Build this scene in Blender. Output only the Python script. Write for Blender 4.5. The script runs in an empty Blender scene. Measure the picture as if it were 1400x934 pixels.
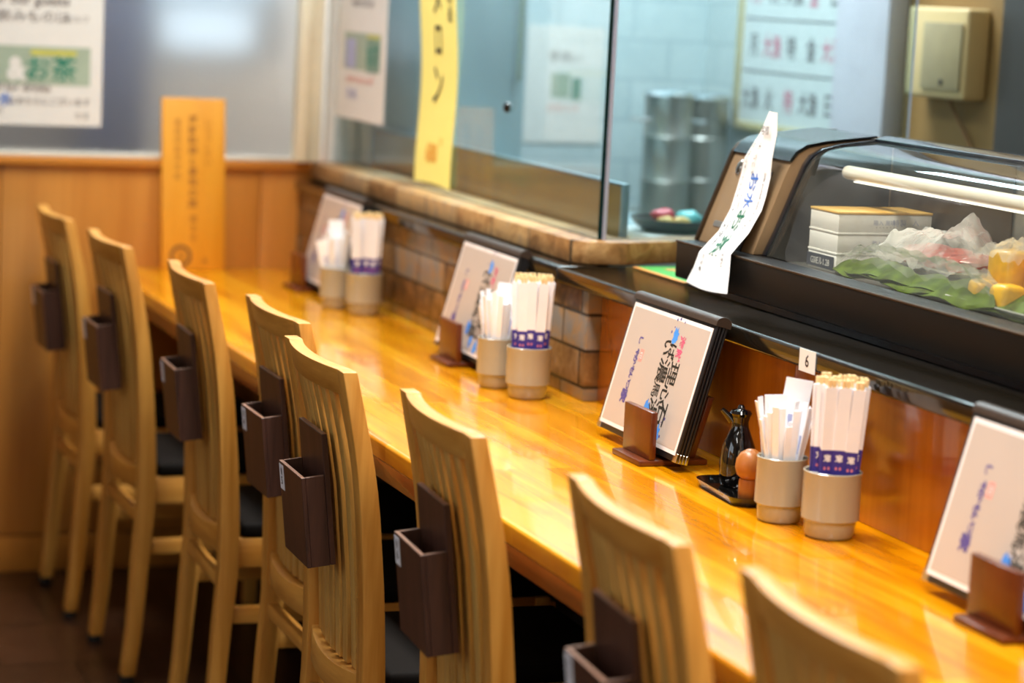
import bpy, bmesh, math, random
from mathutils import Vector, Matrix
random.seed(7)
R = math.radians
SC = bpy.context.scene
COL = SC.collection

# ------------------------------------------------------------------ materials
def lin(c):
    return tuple(((v / 12.92) if v <= .04045 else ((v + .055) / 1.055) ** 2.4) for v in (x / 255 for x in c)) + (1,)

class NT:
    def __init__(s, name):
        s.m = bpy.data.materials.new(name); s.m.use_nodes = True
        s.t = s.m.node_tree; s.t.nodes.clear()
        s.out = s.n('ShaderNodeOutputMaterial')
    def n(s, kind, **kw):
        nd = s.t.nodes.new(kind)
        for k, v in kw.items():
            setattr(nd, k, v)
        return nd
    def l(s, a, b): s.t.links.new(a, b)
    def bsdf(s, **kw):
        b = s.n('ShaderNodeBsdfPrincipled')
        for k, v in kw.items():
            b.inputs[k.replace('_', ' ')].default_value = v
        s.l(b.outputs[0], s.out.inputs[0]); return b
    def ramp(s, fac, stops):
        r = s.n('ShaderNodeValToRGB'); e = r.color_ramp.elements
        while len(e) < len(stops): e.new(.5)
        for i, (p, c) in enumerate(stops):
            e[i].position = p; e[i].color = c
        s.l(fac, r.inputs[0]); return r.outputs[0]
    def coord(s, scale=(1, 1, 1), rnd=True, rot=(0, 0, 0)):
        tc = s.n('ShaderNodeTexCoord'); mp = s.n('ShaderNodeMapping')
        mp.inputs['Scale'].default_value = scale; mp.inputs['Rotation'].default_value = rot
        if rnd:
            oi = s.n('ShaderNodeObjectInfo'); mu = s.n('ShaderNodeMath', operation='MULTIPLY'); mu.inputs[1].default_value = 37.
            s.l(oi.outputs['Random'], mu.inputs[0]); ad = s.n('ShaderNodeVectorMath', operation='ADD')
            s.l(tc.outputs['Object'], ad.inputs[0]); s.l(mu.outputs[0], ad.inputs[1]); s.l(ad.outputs[0], mp.inputs[0])
        else:
            s.l(tc.outputs['Object'], mp.inputs[0])
        return mp.outputs[0]
    def noise(s, vec, scale=1, detail=3, rough=.5, dist=0):
        n = s.n('ShaderNodeTexNoise'); n.inputs['Scale'].default_value = scale; n.inputs['Detail'].default_value = detail
        n.inputs['Roughness'].default_value = rough; n.inputs['Distortion'].default_value = dist
        s.l(vec, n.inputs['Vector']); return n.outputs[0]
    def bump(s, b, h, strength=.1, dist=.002):
        bp = s.n('ShaderNodeBump'); bp.inputs['Strength'].default_value = strength; bp.inputs['Distance'].default_value = dist
        s.l(h, bp.inputs['Height']); s.l(bp.outputs[0], b.inputs['Normal'])

def plain(name, c, rough=.5, metal=0, var=.06, vs=30, coat=0, bump=0, spec=.5):
    """a flat-coloured material with a little mottling"""
    t = NT(name); b = t.bsdf(Roughness=rough, Metallic=metal)
    b.inputs['Coat Weight'].default_value = coat; b.inputs['Coat Roughness'].default_value = .06
    b.inputs['Specular IOR Level'].default_value = spec
    c = lin(c); lo = tuple(v * (1 - var) for v in c[:3]) + (1,); hi = tuple(min(1, v * (1 + var)) for v in c[:3]) + (1,)
    nz = t.noise(t.coord(), vs, 3)
    t.l(t.ramp(nz, [(.3, lo), (.7, hi)]), b.inputs['Base Color'])
    if bump: t.bump(b, nz, bump)
    return t.m

def wood(name, dark, light, grain='z', rough=.4, coat=0, scale=1., spec=.5):
    t = NT(name); b = t.bsdf(Roughness=rough); b.inputs['Coat Weight'].default_value = coat; b.inputs['Coat Roughness'].default_value = .05
    b.inputs['Specular IOR Level'].default_value = spec
    s = {'x': (1.5, 28, 28), 'y': (28, 1.5, 28), 'z': (28, 28, 1.5)}[grain]
    v = t.coord(tuple(q * scale for q in s))
    n1 = t.noise(v, 1, 4, .6, .6)
    v2 = t.coord(tuple(q * scale * 4 for q in s)); n2 = t.noise(v2, 1, 3, .7, .2)
    mx = t.n('ShaderNodeMath', operation='MULTIPLY_ADD'); mx.inputs[1].default_value = .35
    t.l(n2, mx.inputs[0]); sb = t.n('ShaderNodeMath', operation='SUBTRACT'); sb.inputs[1].default_value = .17
    t.l(n1, sb.inputs[0]); t.l(sb.outputs[0], mx.inputs[2])
    t.l(t.ramp(mx.outputs[0], [(.28, lin(dark)), (.72, lin(light))]), b.inputs['Base Color'])
    t.bump(b, mx.outputs[0], .06, .001)
    return t.m

def emit(name, c, k):
    t = NT(name); e = t.n('ShaderNodeEmission'); e.inputs[0].default_value = lin(c); e.inputs[1].default_value = k
    t.l(e.outputs[0], t.out.inputs[0]); return t.m

def thin_glass(name, tint, rough=.02, refl=1.45, haze=0, hazec=(200, 215, 220), smear=0):
    """window glass: clear tinted pane with fresnel reflection and an optional diffuse haze"""
    t = NT(name)
    tr = t.n('ShaderNodeBsdfTransparent'); tr.inputs[0].default_value = tuple(tint) + (1,)
    gl = t.n('ShaderNodeBsdfGlossy'); gl.inputs['Roughness'].default_value = rough; gl.inputs[0].default_value = (1, 1, 1, 1)
    fr = t.n('ShaderNodeFresnel'); fr.inputs[0].default_value = refl
    mx = t.n('ShaderNodeMixShader'); t.l(tr.outputs[0], mx.inputs[1]); t.l(gl.outputs[0], mx.inputs[2])
    ge = t.n('ShaderNodeNewGeometry'); inv = t.n('ShaderNodeMath', operation='SUBTRACT'); inv.inputs[0].default_value = 1; t.l(ge.outputs['Backfacing'], inv.inputs[1])
    mf = t.n('ShaderNodeMath', operation='MULTIPLY'); t.l(fr.outputs[0], mf.inputs[0]); t.l(inv.outputs[0], mf.inputs[1]); t.l(mf.outputs[0], mx.inputs[0])
    if haze:
        df = t.n('ShaderNodeBsdfDiffuse'); df.inputs[0].default_value = lin(hazec)
        m2 = t.n('ShaderNodeMixShader'); m2.inputs[0].default_value = haze
        if smear:
            nz = t.noise(t.coord((1, 1, 1), False), 9, 4, .6, 1.)
            mr = t.n('ShaderNodeMapRange'); mr.inputs[1].default_value = .35; mr.inputs[2].default_value = .75
            mr.inputs[3].default_value = haze * (1 - smear); mr.inputs[4].default_value = haze * (1 + smear)
            t.l(nz, mr.inputs[0]); t.l(mr.outputs[0], m2.inputs[0])
        t.l(mx.outputs[0], m2.inputs[1]); t.l(df.outputs[0], m2.inputs[2]); mx = m2
    t.l(mx.outputs[0], t.out.inputs[0]); return t.m

def counter_wood():
    t = NT('counter_wood'); b = t.bsdf(Roughness=.16)
    b.inputs['Coat Weight'].default_value = .6; b.inputs['Coat Roughness'].default_value = .035
    tc = t.coord((1, 1, 1), False, (0, 0, R(90)))
    br = t.n('ShaderNodeTexBrick'); br.offset = .37; br.inputs['Scale'].default_value = 1
    br.inputs['Brick Width'].default_value = .55; br.inputs['Row Height'].default_value = .042; br.inputs['Mortar Size'].default_value = .0006
    br.inputs['Color1'].default_value = (0, 0, 0, 1); br.inputs['Color2'].default_value = (1, 1, 1, 1); br.inputs['Mortar'].default_value = (.35, .35, .35, 1)
    t.l(tc, br.inputs['Vector'])
    n = t.noise(t.coord((30, 2.2, 30), False), 1, 5, .62, .9)
    n2 = t.noise(t.coord((6, 1.2, 6), False), 1, 2, .5, .4)
    a = t.n('ShaderNodeMath', operation='MULTIPLY_ADD'); a.inputs[1].default_value = .30
    t.l(br.outputs['Color'], a.inputs[0]); t.l(n, a.inputs[2])
    a2 = t.n('ShaderNodeMath', operation='MULTIPLY_ADD'); a2.inputs[1].default_value = .3; t.l(n2, a2.inputs[0]); t.l(a.outputs[0], a2.inputs[2])
    t.l(t.ramp(a2.outputs[0], [(.45, lin(CW[0])), (.78, lin(CW[1])), (1.05, lin(CW[2]))]), b.inputs['Base Color'])
    t.bump(b, n2, .05, .004)
    return t.m
CW = [(172, 94, 0), (212, 136, 0), (232, 166, 24)]

def brick_mat(name, cols, bw, rh, mortar, mc, rough=.5, bump=.4, vert=True, spec=.4):
    t = NT(name); b = t.bsdf(Roughness=rough); b.inputs['Specular IOR Level'].default_value = spec
    tc = t.n('ShaderNodeTexCoord'); sp = t.n('ShaderNodeSeparateXYZ'); cb = t.n('ShaderNodeCombineXYZ')
    t.l(tc.outputs['Object'], sp.inputs[0])
    if vert == 'xz':
        t.l(sp.outputs[0], cb.inputs[0]); t.l(sp.outputs[2], cb.inputs[1])
    elif vert:
        t.l(sp.outputs[1], cb.inputs[0]); t.l(sp.outputs[2], cb.inputs[1])
    else:
        t.l(sp.outputs[0], cb.inputs[0]); t.l(sp.outputs[1], cb.inputs[1])
    br = t.n('ShaderNodeTexBrick'); br.inputs['Scale'].default_value = 1; br.inputs['Brick Width'].default_value = bw; br.inputs['Row Height'].default_value = rh
    br.inputs['Mortar Size'].default_value = mortar; br.inputs['Color1'].default_value = (0, 0, 0, 1); br.inputs['Color2'].default_value = (1, 1, 1, 1); br.inputs['Mortar'].default_value = (.5, .5, .5, 1)
    t.l(cb.outputs[0], br.inputs['Vector'])
    nz = t.noise(tc.outputs['Object'], 22, 5, .65, .6)
    a = t.n('ShaderNodeMath', operation='MULTIPLY_ADD'); a.inputs[1].default_value = .45; t.l(br.outputs['Color'], a.inputs[0]); t.l(nz, a.inputs[2])
    n = len(cols); rc = t.ramp(a.outputs[0], [(.3 + .7 * i / max(1, n - 1), lin(c)) for i, c in enumerate(cols)])
    mx = t.n('ShaderNodeMixRGB'); t.l(br.outputs['Fac'], mx.inputs[0]); t.l(rc, mx.inputs[1]); mx.inputs[2].default_value = lin(mc)
    t.l(mx.outputs[0], b.inputs['Base Color'])
    sb = t.n('ShaderNodeMath', operation='SUBTRACT'); t.l(nz, sb.inputs[0]); t.l(br.outputs['Fac'], sb.inputs[1])
    if bump: t.bump(b, sb.outputs[0], bump, .004)
    return t.m

M = {}
M['chair'] = wood('ash_wood', (182, 118, 38), (222, 164, 78), 'z', .42, .12)
M['chair_y'] = wood('ash_wood_crosswise', (182, 118, 38), (222, 164, 78), 'y', .42, .12)
M['chair_x'] = wood('ash_wood_lengthwise', (182, 118, 38), (222, 164, 78), 'x', .42, .12)
M['slat'] = wood('ash_wood_slat', (180, 130, 58), (214, 170, 92), 'z', .42)
M['cushion'] = plain('black_vinyl', (12, 8, 5), .75, bump=.1, spec=.12)
M['foot'] = plain('black_rubber', (14, 13, 13), .6)
M['walnut'] = wood('dark_stained_board', (50, 30, 24), (82, 52, 42), 'z', .42, 0, 1.6)
M['walnut_edge'] = wood('board_cut_edge', (120, 84, 62), (156, 112, 84), 'y', .5)
M['label'] = plain('label_paper', (236, 240, 252), .5, var=.02)
M['ink'] = plain('black_ink', (22, 20, 28), .5)
M['counter'] = counter_wood()
M['apron'] = wood('counter_apron_wood', (112, 50, 10), (168, 86, 22), 'y', .25, .3)
M['panel'] = wood('wall_panel_veneer', (176, 110, 42), (198, 132, 56), 'z', .3, .15, .5)
M['panel_cap'] = wood('wall_cap_wood', (178, 110, 40), (206, 136, 60), 'x', .3, .2)
M['backpanel'] = wood('orange_veneer', (150, 84, 14), (180, 110, 30), 'z', .16, .35, .5)
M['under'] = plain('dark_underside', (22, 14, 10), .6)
M['floor'] = brick_mat('floor_tile', [(34, 20, 12), (50, 30, 18), (62, 38, 24)], .3, .3, .004, (20, 13, 9), .28, .1, False)
M['ceiling'] = plain('ceiling_paint', (226, 222, 212), .8, var=.02)
M['plaster'] = plain('wall_paint', (132, 104, 56), .7, var=.04, vs=6)
M['roomwall'] = plain('dining_wall_paint', (176, 150, 112), .7, var=.03, vs=6)
M['tile'] = brick_mat('kitchen_tile', [(190, 202, 202), (200, 210, 210), (210, 218, 216)], .2, .1, .003, (182, 194, 194), .2, .05, True)
M['tile_x'] = brick_mat('kitchen_tile_far', [(184, 200, 204), (196, 210, 212), (206, 218, 220)], .2, .1, .003, (176, 192, 196), .2, .05, 'xz')
M['alu'] = plain('cream_aluminium', (244, 240, 218), .4, .0, var=.03)
M['sill'] = plain('pale_sill', (214, 206, 190), .35)
M['stone'] = brick_mat('slate_block', [(84, 58, 30), (150, 108, 62), (198, 158, 104), (150, 130, 104)], .2, .2, .003, (80, 66, 48), .45, .8)
M['stonetile'] = brick_mat('stone_tile', [(58, 42, 28), (112, 82, 50), (146, 116, 80), (120, 116, 110)], .16, .062, .003, (50, 40, 30), .26, .5)
M['blackgloss'] = plain('black_lacquer', (10, 9, 8), .09, spec=.6, coat=.5)
M['ledge'] = plain('smoked_black_glass', (24, 20, 14), .1, spec=.6)
M['glass'] = thin_glass('counter_glass', (.80, .88, .90), .015, 1.45, .05, (150, 190, 200))  # bluish haze is mixed into the glass in place of reflected light
M['glass_edge'] = plain('dark_green_glass_edge', (6, 40, 40), .15, spec=.6)
M['glass_edge_pale'] = plain('pale_glass_edge', (170, 172, 192), .3)
M['caseglass'] = thin_glass('display_glass', (.95, .96, .93), .03, 1.42, .022, (200, 200, 190), .6)
M['plastic_black'] = plain('black_case_plastic', (10, 7, 5), .42, spec=.25, var=.04)
M['bronze'] = plain('bronze_panel', (142, 116, 84), .5, .2, var=.03, vs=60)
M['visor'] = plain('black_visor', (12, 12, 13), .22, spec=.4)
M['bronze_edge'] = plain('bronze_trim', (70, 54, 38), .3, .6)
M['seal'] = plain('dark_seal', (16, 20, 28), .25, coat=.4)
M['chrome'] = plain('chrome', (215, 218, 222), .12, 1, var=.02)
M['brushed'] = plain('brushed_steel', (168, 166, 160), .35, .85, var=.06, vs=14)
M['steel'] = plain('kitchen_steel', (168, 190, 196), .35, .3, var=.08, vs=8)
M['white_plastic'] = plain('white_tube_plastic', (232, 226, 214), .3, var=.02)
M['edging'] = plain('divider_edging', (150, 170, 180), .3, .4)
M['cream_plastic'] = plain('cream_plastic', (192, 172, 122), .45, var=.02)
M['cream_dark'] = plain('grey_beige_plastic', (140, 130, 96), .5)
M['cup'] = plain('beige_melamine', (164, 158, 140), .2, var=.02, spec=.5, coat=.3)
M['paper'] = plain('white_paper', (226, 222, 216), .6, var=.015)
M['slip_paper'] = plain('slip_paper', (250, 249, 247), .6, var=.01)
M['sleeve'] = plain('sleeve_paper', (238, 240, 248), .6, var=.02)
M['sleeve2'] = plain('toothpick_wrapper', (246, 247, 250), .4, var=.03)
M['navy'] = plain('navy_print', (52, 44, 140), .5)
M['pink'] = plain('pink_print', (226, 128, 146), .5)
M['red'] = plain('crimson_print', (206, 84, 120), .5)
M['salmon'] = plain('salmon_seal_print', (226, 150, 140), .5)
M['blueprint'] = plain('blue_wave_print', (66, 142, 226), .5)
M['bluepen'] = plain('blue_marker', (66, 116, 196), .5)
M['greenpen'] = plain('green_marker', (16, 96, 66), .5)
M['purple'] = plain('purple_print', (84, 74, 140), .5)
M['greyink'] = plain('grey_ink', (104, 96, 98), .6)
M['bamboo'] = wood('bamboo', (226, 190, 128), (244, 220, 170), 'z', .5)
M['menupage'] = plain('menu_page', (190, 176, 164), .3, var=.02, vs=8, coat=.3)
M['pageedge'] = plain('page_border', (240, 234, 232), .3, coat=.3)
M['leather'] = plain('black_leather', (20, 18, 20), .45, bump=.1, vs=200)
M['spine'] = plain('brown_leather_spine', (58, 46, 38), .42, bump=.1, vs=160)
M['stand'] = wood('red_brown_stain', (74, 30, 8), (104, 48, 16), 'z', .3, .15)
M['soy'] = plain('black_ceramic', (6, 6, 9), .06, coat=.6, spec=.6)
M['gourd'] = wood('turned_wood', (146, 84, 34), (180, 116, 54), 'z', .35)
M['signwood'] = wood('sign_board', (214, 142, 30), (226, 158, 46), 'z', .4, .1, .6)
M['burn'] = plain('scorched_lettering', (150, 92, 26), .6)
M['burn_dark'] = plain('scorched_emblem', (104, 64, 26), .6)
M['yellow'] = plain('yellow_banner', (255, 243, 138), .6, var=.015)
M['orangeprint'] = plain('orange_print', (240, 176, 70), .6)
M['black_brush'] = plain('brush_ink', (30, 28, 20), .6)
M['brown_reflection'] = wood('olive_reflection', (146, 98, 24), (174, 124, 44), 'y', .22, .2, .4)
M['green_card'] = plain('green_card', (62, 168, 62), .35)
M['orange_rim'] = plain('orange_rim', (222, 150, 70), .4)
M['darkwood'] = plain('dark_door', (22, 16, 6), .5)
M['pane_tint'] = plain('grey_pane_tint', (214, 206, 214), .5, var=.05, vs=10)
M['tuna'] = plain('tuna_flesh', (196, 58, 40), .3, var=.25, vs=60, coat=.4)
M['egg'] = plain('egg_omelette', (244, 184, 16), .35, var=.16, vs=70, coat=.4)
M['leafgreen'] = plain('bamboo_leaf', (76, 94, 14), .55, var=.5, vs=40, coat=0, spec=.2)
M['plate'] = plain('white_plate', (226, 226, 220), .25)
M['wrap'] = thin_glass('cling_film', (.96, .96, .95), .12, 1.6, .13, (235, 232, 225), .9)
M['wrap_clear'] = thin_glass('cling_film_clear', (.97, .97, .96), .1, 1.7, .06, (240, 238, 234), .9)
M['wrap_white'] = thin_glass('cling_film_folds', (.96, .96, .95), .12, 1.6, .30, (240, 238, 234), .9)
M['thinboard'] = wood('box_veneer', (226, 222, 216), (244, 241, 238), 'y', .5)
M['thinboard_lid'] = wood('box_lid', (216, 160, 70), (240, 196, 110), 'y', .35, .2)
M['boxprint'] = plain('pale_blue_stamp', (176, 180, 204), .6)
M['tag_navy'] = plain('price_tag_navy', (44, 50, 66), .4)
M['cable'] = plain('brown_cable', (120, 84, 38), .5)
M['chart'] = plain('chart_paper', (216, 220, 218), .5, var=.03)
M['chartframe'] = plain('chart_frame', (206, 190, 140), .5)
M['pinkmark'] = plain('chart_red', (214, 110, 134), .6)
M['blackbowl'] = plain('black_bowl', (24, 22, 20), .3)
M['cyan'] = plain('teal_plastic', (110, 196, 196), .4)
M['redfood'] = plain('red_garnish', (212, 70, 84), .4)
M['yellowfood'] = plain('yellow_garnish', (222, 184, 104), .5)
M['notice_green'] = plain('poster_green_band', (160, 174, 154), .5, var=.1, vs=8)
M['poster_green'] = plain('poster_tea_green', (24, 128, 104), .5)
M['poster_yellow'] = plain('poster_yellow', (196, 192, 84), .5)
M['greenblock'] = plain('poster_dark_green', (120, 150, 132), .5)
M['lilac'] = plain('poster_lilac', (170, 172, 206), .5)

# ------------------------------------------------------------------ mesh building
class MB:
    def __init__(s): s.bm = bmesh.new(); s.mats = []
    def mi(s, m):
        if m not in s.mats: s.mats.append(m)
        return s.mats.index(m)
    def faces(s, vs, fs, m):
        i = s.mi(m); bv = [s.bm.verts.new(v) for v in vs]; out = []
        for f in fs:
            try:
                fc = s.bm.faces.new([bv[k] for k in f]); fc.material_index = i; out.append(fc)
            except ValueError: pass
        return bv, out
    def bevel(s, fcs, w, seg=2):
        ed = list({e for f in fcs for e in f.edges})
        bmesh.ops.bevel(s.bm, geom=ed, offset=w, offset_type='OFFSET', segments=seg, profile=.5, affect='EDGES', clamp_overlap=True)
    def box(s, lo, hi, m, bev=0, seg=2, fn=None, mats=None):
        x0, y0, z0 = lo; x1, y1, z1 = hi
        vs = [Vector(v) for v in ((x0, y0, z0), (x1, y0, z0), (x1, y1, z0), (x0, y1, z0), (x0, y0, z1), (x1, y0, z1), (x1, y1, z1), (x0, y1, z1))]
        if fn: vs = [fn(v) for v in vs]
        # face order: bottom top -y +x +y -x
        bv, fc = s.faces(vs, [(0, 3, 2, 1), (4, 5, 6, 7), (0, 1, 5, 4), (1, 2, 6, 5), (2, 3, 7, 6), (3, 0, 4, 7)], m)
        if mats:
            for k, mm in mats.items(): fc[k].material_index = s.mi(mm)
        if bev: s.bevel(fc, bev, seg)
        return fc
    def prism(s, prof, a, b, m, axis='y', bev=0, fn=None):
        """extrude closed 2d profile (counter-clockwise) along axis from a to b"""
        def P(u, v, w):
            q = {'y': (u, w, v), 'z': (u, v, w), 'x': (w, u, v)}[axis]
            return fn(Vector(q)) if fn else Vector(q)
        n = len(prof); vs = [P(u, v, a) for u, v in prof] + [P(u, v, b) for u, v in prof]
        fs = [tuple(range(n)), tuple(range(2 * n - 1, n - 1, -1))] + [(i, n + i, n + (i + 1) % n, (i + 1) % n) for i in range(n)]
        bv, fc = s.faces(vs, fs, m)
        bmesh.ops.recalc_face_normals(s.bm, faces=fc)
        if bev: s.bevel(fc, bev, 2)
        return fc
    def lathe(s, prof, c, m, n=32, close=False, fn=None):
        vs = []; k = len(prof)
        for j in range(n):
            a = 2 * math.pi * j / n
            for r, z in prof:
                v = Vector((c[0] + r * math.cos(a), c[1] + r * math.sin(a), c[2] + z)); vs.append(fn(v) if fn else v)
        fs = [(j * k + i, ((j + 1) % n) * k + i, ((j + 1) % n) * k + i + 1, j * k + i + 1) for j in range(n) for i in range(k - 1)]
        bv, fc = s.faces(vs, fs, m)
        bmesh.ops.remove_doubles(s.bm, verts=[v for v in bv if v.is_valid], dist=1e-6)
        return fc
    def tube(s, pts, r, m, n=10):
        pts = [Vector(p) for p in pts]; rings = []
        for i, p in enumerate(pts):
            d = (pts[min(i + 1, len(pts) - 1)] - pts[max(i - 1, 0)]).normalized()
            u = d.orthogonal().normalized() if i == 0 else (rings_u - d * rings_u.dot(d)).normalized()
            rings_u = u; w = d.cross(u); rr = r[i] if isinstance(r, (list, tuple)) else r
            rings.append([p + (u * math.cos(2 * math.pi * k / n) + w * math.sin(2 * math.pi * k / n)) * rr for k in range(n)])
        vs = [v for q in rings for v in q]; L = len(pts)
        fs = [(i * n + k, i * n + (k + 1) % n, (i + 1) * n + (k + 1) % n, (i + 1) * n + k) for i in range(L - 1) for k in range(n)]
        fs += [tuple(range(n - 1, -1, -1)), tuple((L - 1) * n + k for k in range(n))]
        return s.faces(vs, fs, m)[1]
    def grid(s, nu, nv, fn, m):
        vs = [fn(i / (nu - 1), j / (nv - 1)) for j in range(nv) for i in range(nu)]
        fs = [(j * nu + i, j * nu + i + 1, (j + 1) * nu + i + 1, (j + 1) * nu + i) for j in range(nv - 1) for i in range(nu - 1)]
        return s.faces(vs, fs, m)[1]
    def sheet(s, nu, nv, fn, m, th, nrm):
        """two-sided thin sheet of real thickness th; nrm = unit vector from face to back"""
        nrm = Vector(nrm); f = s.grid(nu, nv, fn, m); b = s.grid(nu, nv, lambda u, v: fn(u, v) + nrm * th, m)
        vs = []
        ring = [(i / (nu - 1), 0) for i in range(nu)] + [(1, j / (nv - 1)) for j in range(1, nv)] + [(i / (nu - 1), 1) for i in range(nu - 2, -1, -1)] + [(0, j / (nv - 1)) for j in range(nv - 2, 0, -1)]
        n = len(ring); vs = [fn(*q) for q in ring] + [fn(*q) + nrm * th for q in ring]
        s.faces(vs, [(i, (i + 1) % n, n + (i + 1) % n, n + i) for i in range(n)], m)
        return f
    def text(s, body, size, fn, m, sx=1., align='c', bold=0, rotate=0):
        """lettering: fn maps (x, y) on the paper to a point in space"""
        cu = bpy.data.curves.new('lettering', 'FONT'); cu.body = body; cu.size = size; cu.offset = bold * size; cu.resolution_u = 2
        o = bpy.data.objects.new('lettering', cu); COL.objects.link(o)
        dg = bpy.context.evaluated_depsgraph_get(); me = bpy.data.meshes.new_from_object(o.evaluated_get(dg))
        co = [v.co.copy() for v in me.vertices]
        if co:
            cx = (min(v.x for v in co) + max(v.x for v in co)) / 2; cy = (min(v.y for v in co) + max(v.y for v in co)) / 2
            if align == 'l': cx = min(v.x for v in co)
            s.faces([fn((v.x - cx) * sx, v.y - cy) for v in co], [tuple(p.vertices) for p in me.polygons], m)
        bpy.data.objects.remove(o); bpy.data.curves.remove(cu); bpy.data.meshes.remove(me)
    def build(s, name, parent=None, smooth=True, angle=35):
        me = bpy.data.meshes.new(name); s.bm.normal_update(); s.bm.to_mesh(me); s.bm.free()
        for m in s.mats: me.materials.append(m)
        if smooth and len(me.polygons):
            me.polygons.foreach_set('use_smooth', [True] * len(me.polygons)); me.set_sharp_from_angle(angle=R(angle))
        o = bpy.data.objects.new(name, me); COL.objects.link(o)
        if parent is not None: o.parent = parent
        return o

def tag(o, label=None, cat=None, group=None, kind=None):
    for k, v in (('label', label), ('category', cat), ('group', group), ('kind', kind)):
        if v: o[k] = v
    return o
def empty(name, loc, rz=0, **kw):
    o = bpy.data.objects.new(name, None); COL.objects.link(o); o.location = loc; o.rotation_euler = (0, 0, rz); o.empty_display_size = .05
    return tag(o, **kw)
KIDS = {}
def copy_tree(o, parent=None):
    c = o.copy(); COL.objects.link(c)
    if parent is not None: c.parent = parent
    for ch in [q for q in bpy.data.objects if q.parent == o]:
        copy_tree(ch, c)
    return c
def struct(name, mb, label=None): return tag(mb.build(name), label, None, None, 'structure')
def lerp(tab, z):
    for (a, u), (b, v) in zip(tab, tab[1:]):
        if z <= b: return u + (v - u) * max(0, (z - a)) / (b - a)
    return tab[-1][1]
def plane(o, u, v):
    o, u, v = Vector(o), Vector(u), Vector(v)
    return lambda x, y: o + u * x + v * y

# ------------------------------------------------------------------ the room
YW = 5.574
XL, XR, YB, ZC = -2.2, 2.6, -1.2, 2.6
b = MB(); b.box((XL, YB, -.05), (3.6, 7.2, 0), M['floor']); struct('floor', b)
b = MB(); b.box((XL, YB, ZC), (3.6, 7.2, ZC + .05), M['ceiling']); struct('ceiling', b)
# back wall: wood wainscot with joints, kick board
b = MB()
x = XL
while x < 1.62:
    x2 = min(x + .61, 1.62); b.box((x + .0012, YW, .088), (x2 - .0012, YW + .04, .958), M['panel'], .0015); x = x2
b.box((XL, YW + .012, 0), (1.62, YW + .05, .96), M['under'])
struct('wall_back', b)
b = MB(); b.box((XL, YW - .004, 0), (1.55, YW + .04, .084), M['panel'], .002); struct('baseboard_back', b)
b = MB(); b.box((XL, YW - .012, .956), (1.62, YW + .06, .9755), M['panel_cap'], .003); struct('trim_1', b)
b = MB(); b.box((XL, YW - .004, .976), (1.545, YW + .05, .984), M['sill'], .002); struct('trim_2', b)
# frosted window above the wainscot
t = NT('frosted_glass'); fb = t.bsdf(Roughness=.5, IOR=1.35); fb.inputs['Transmission Weight'].default_value = 1
fb.inputs['Base Color'].default_value = (.93, .95, .97, 1); fb.inputs['Specular IOR Level'].default_value = .5
M['frost'] = t.m
b = MB(); b.box((XL, YW + .01, .984), (1.56, YW + .018, 2.55), M['frost']); w1 = struct('window_1', b)
b = MB(); b.box((XL, YW - .004, 2.5), (1.56, YW + .04, 2.56), M['alu'], .003); b.build('window_frame', w1)
# corner post
b = MB(); b.box((1.537, YW - .03, .978), (1.566, YW + .03, ZC), M['alu'], .003); b.box((1.5665, YW - .018, .978), (1.598, YW + .03, ZC), M['alu'], .003); struct('trim_3', b)
# next room behind the frosted window
M['greyroom'] = plain('grey_room_paint', (128, 122, 118), .7, var=.05, vs=2)
M['bluecol'] = plain('slate_blue_pillar', (62, 74, 104), .5, var=.1, vs=3)
M['lightcol'] = plain('pale_pillar', (222, 216, 208), .6)
b = MB(); b.box((XL, 6.9, 0), (1.62, 6.95, ZC), M['greyroom']); struct('wall_beyond', b)
b = MB(); b.box((1.62, YW, 0), (1.66, 6.95, ZC), M['lightcol']); struct('wall_side_beyond', b)
b = MB(); b.box((1.07, 5.80, 0), (1.235, 5.96, ZC), M['bluecol'], .01); struct('pillar_beyond', b)
b = MB(); b.box((1.275, 5.86, 1.225), (1.50, 5.88, 1.325), emit('assumed_lit_window_low', (214, 232, 242), 1.0)); b.box((1.25, 5.96, 1.36), (1.56, 5.98, 2.2), emit('assumed_lit_window', (190, 220, 238), 1.15)); b.box((1.25, 5.90, 0), (1.6, 5.95, 1.19), M['lightcol']); struct('window_assumed_beyond', b)  # assumed glowing windows put behind the frosted glass for its bright patches
# dining side walls (behind the camera) and an assumed daylight window
b = MB(); b.box((XL - .05, YB, 0), (XL, 7, ZC), M['roomwall']); struct('wall_left', b)
b = MB(); b.box((XL, YB - .05, 0), (3.6, YB, ZC), M['roomwall']); struct('wall_front', b)
# kitchen walls
b = MB(); b.box((1.66, YW, 0), (2.62, YW + .05, ZC), M['tile_x']); struct('wall_kitchen_back', b)
b = MB(); b.box((XR, 4.60, 0), (XR + .05, YW, ZC), M['tile']); struct('wall_kitchen_right', b)
b = MB(); b.box((XR, YB, 0), (XR + .05, 4.60, ZC), M['plaster']); struct('wall_right', b)
b = MB(); b.box((XR - .05, 4.565, 0), (XR, 4.80, ZC), M['pane_tint'], .004); struct('tint_block_kitchen', b)  # added block; its grey stands in for the bluish reflection on the end pane
b = MB(); b.box((XR - .03, 3.3, 0), (XR, 4.15, 2.1), M['darkwood'], .004); d1 = struct('door_1', b)
b = MB(); b.tube([(XR - .035, 3.4, .98), (XR - .07, 3.4, .98), (XR - .07, 3.4, 1.12), (XR - .035, 3.4, 1.12)], .008, M['brushed']); b.build('door_handle', d1)

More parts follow.
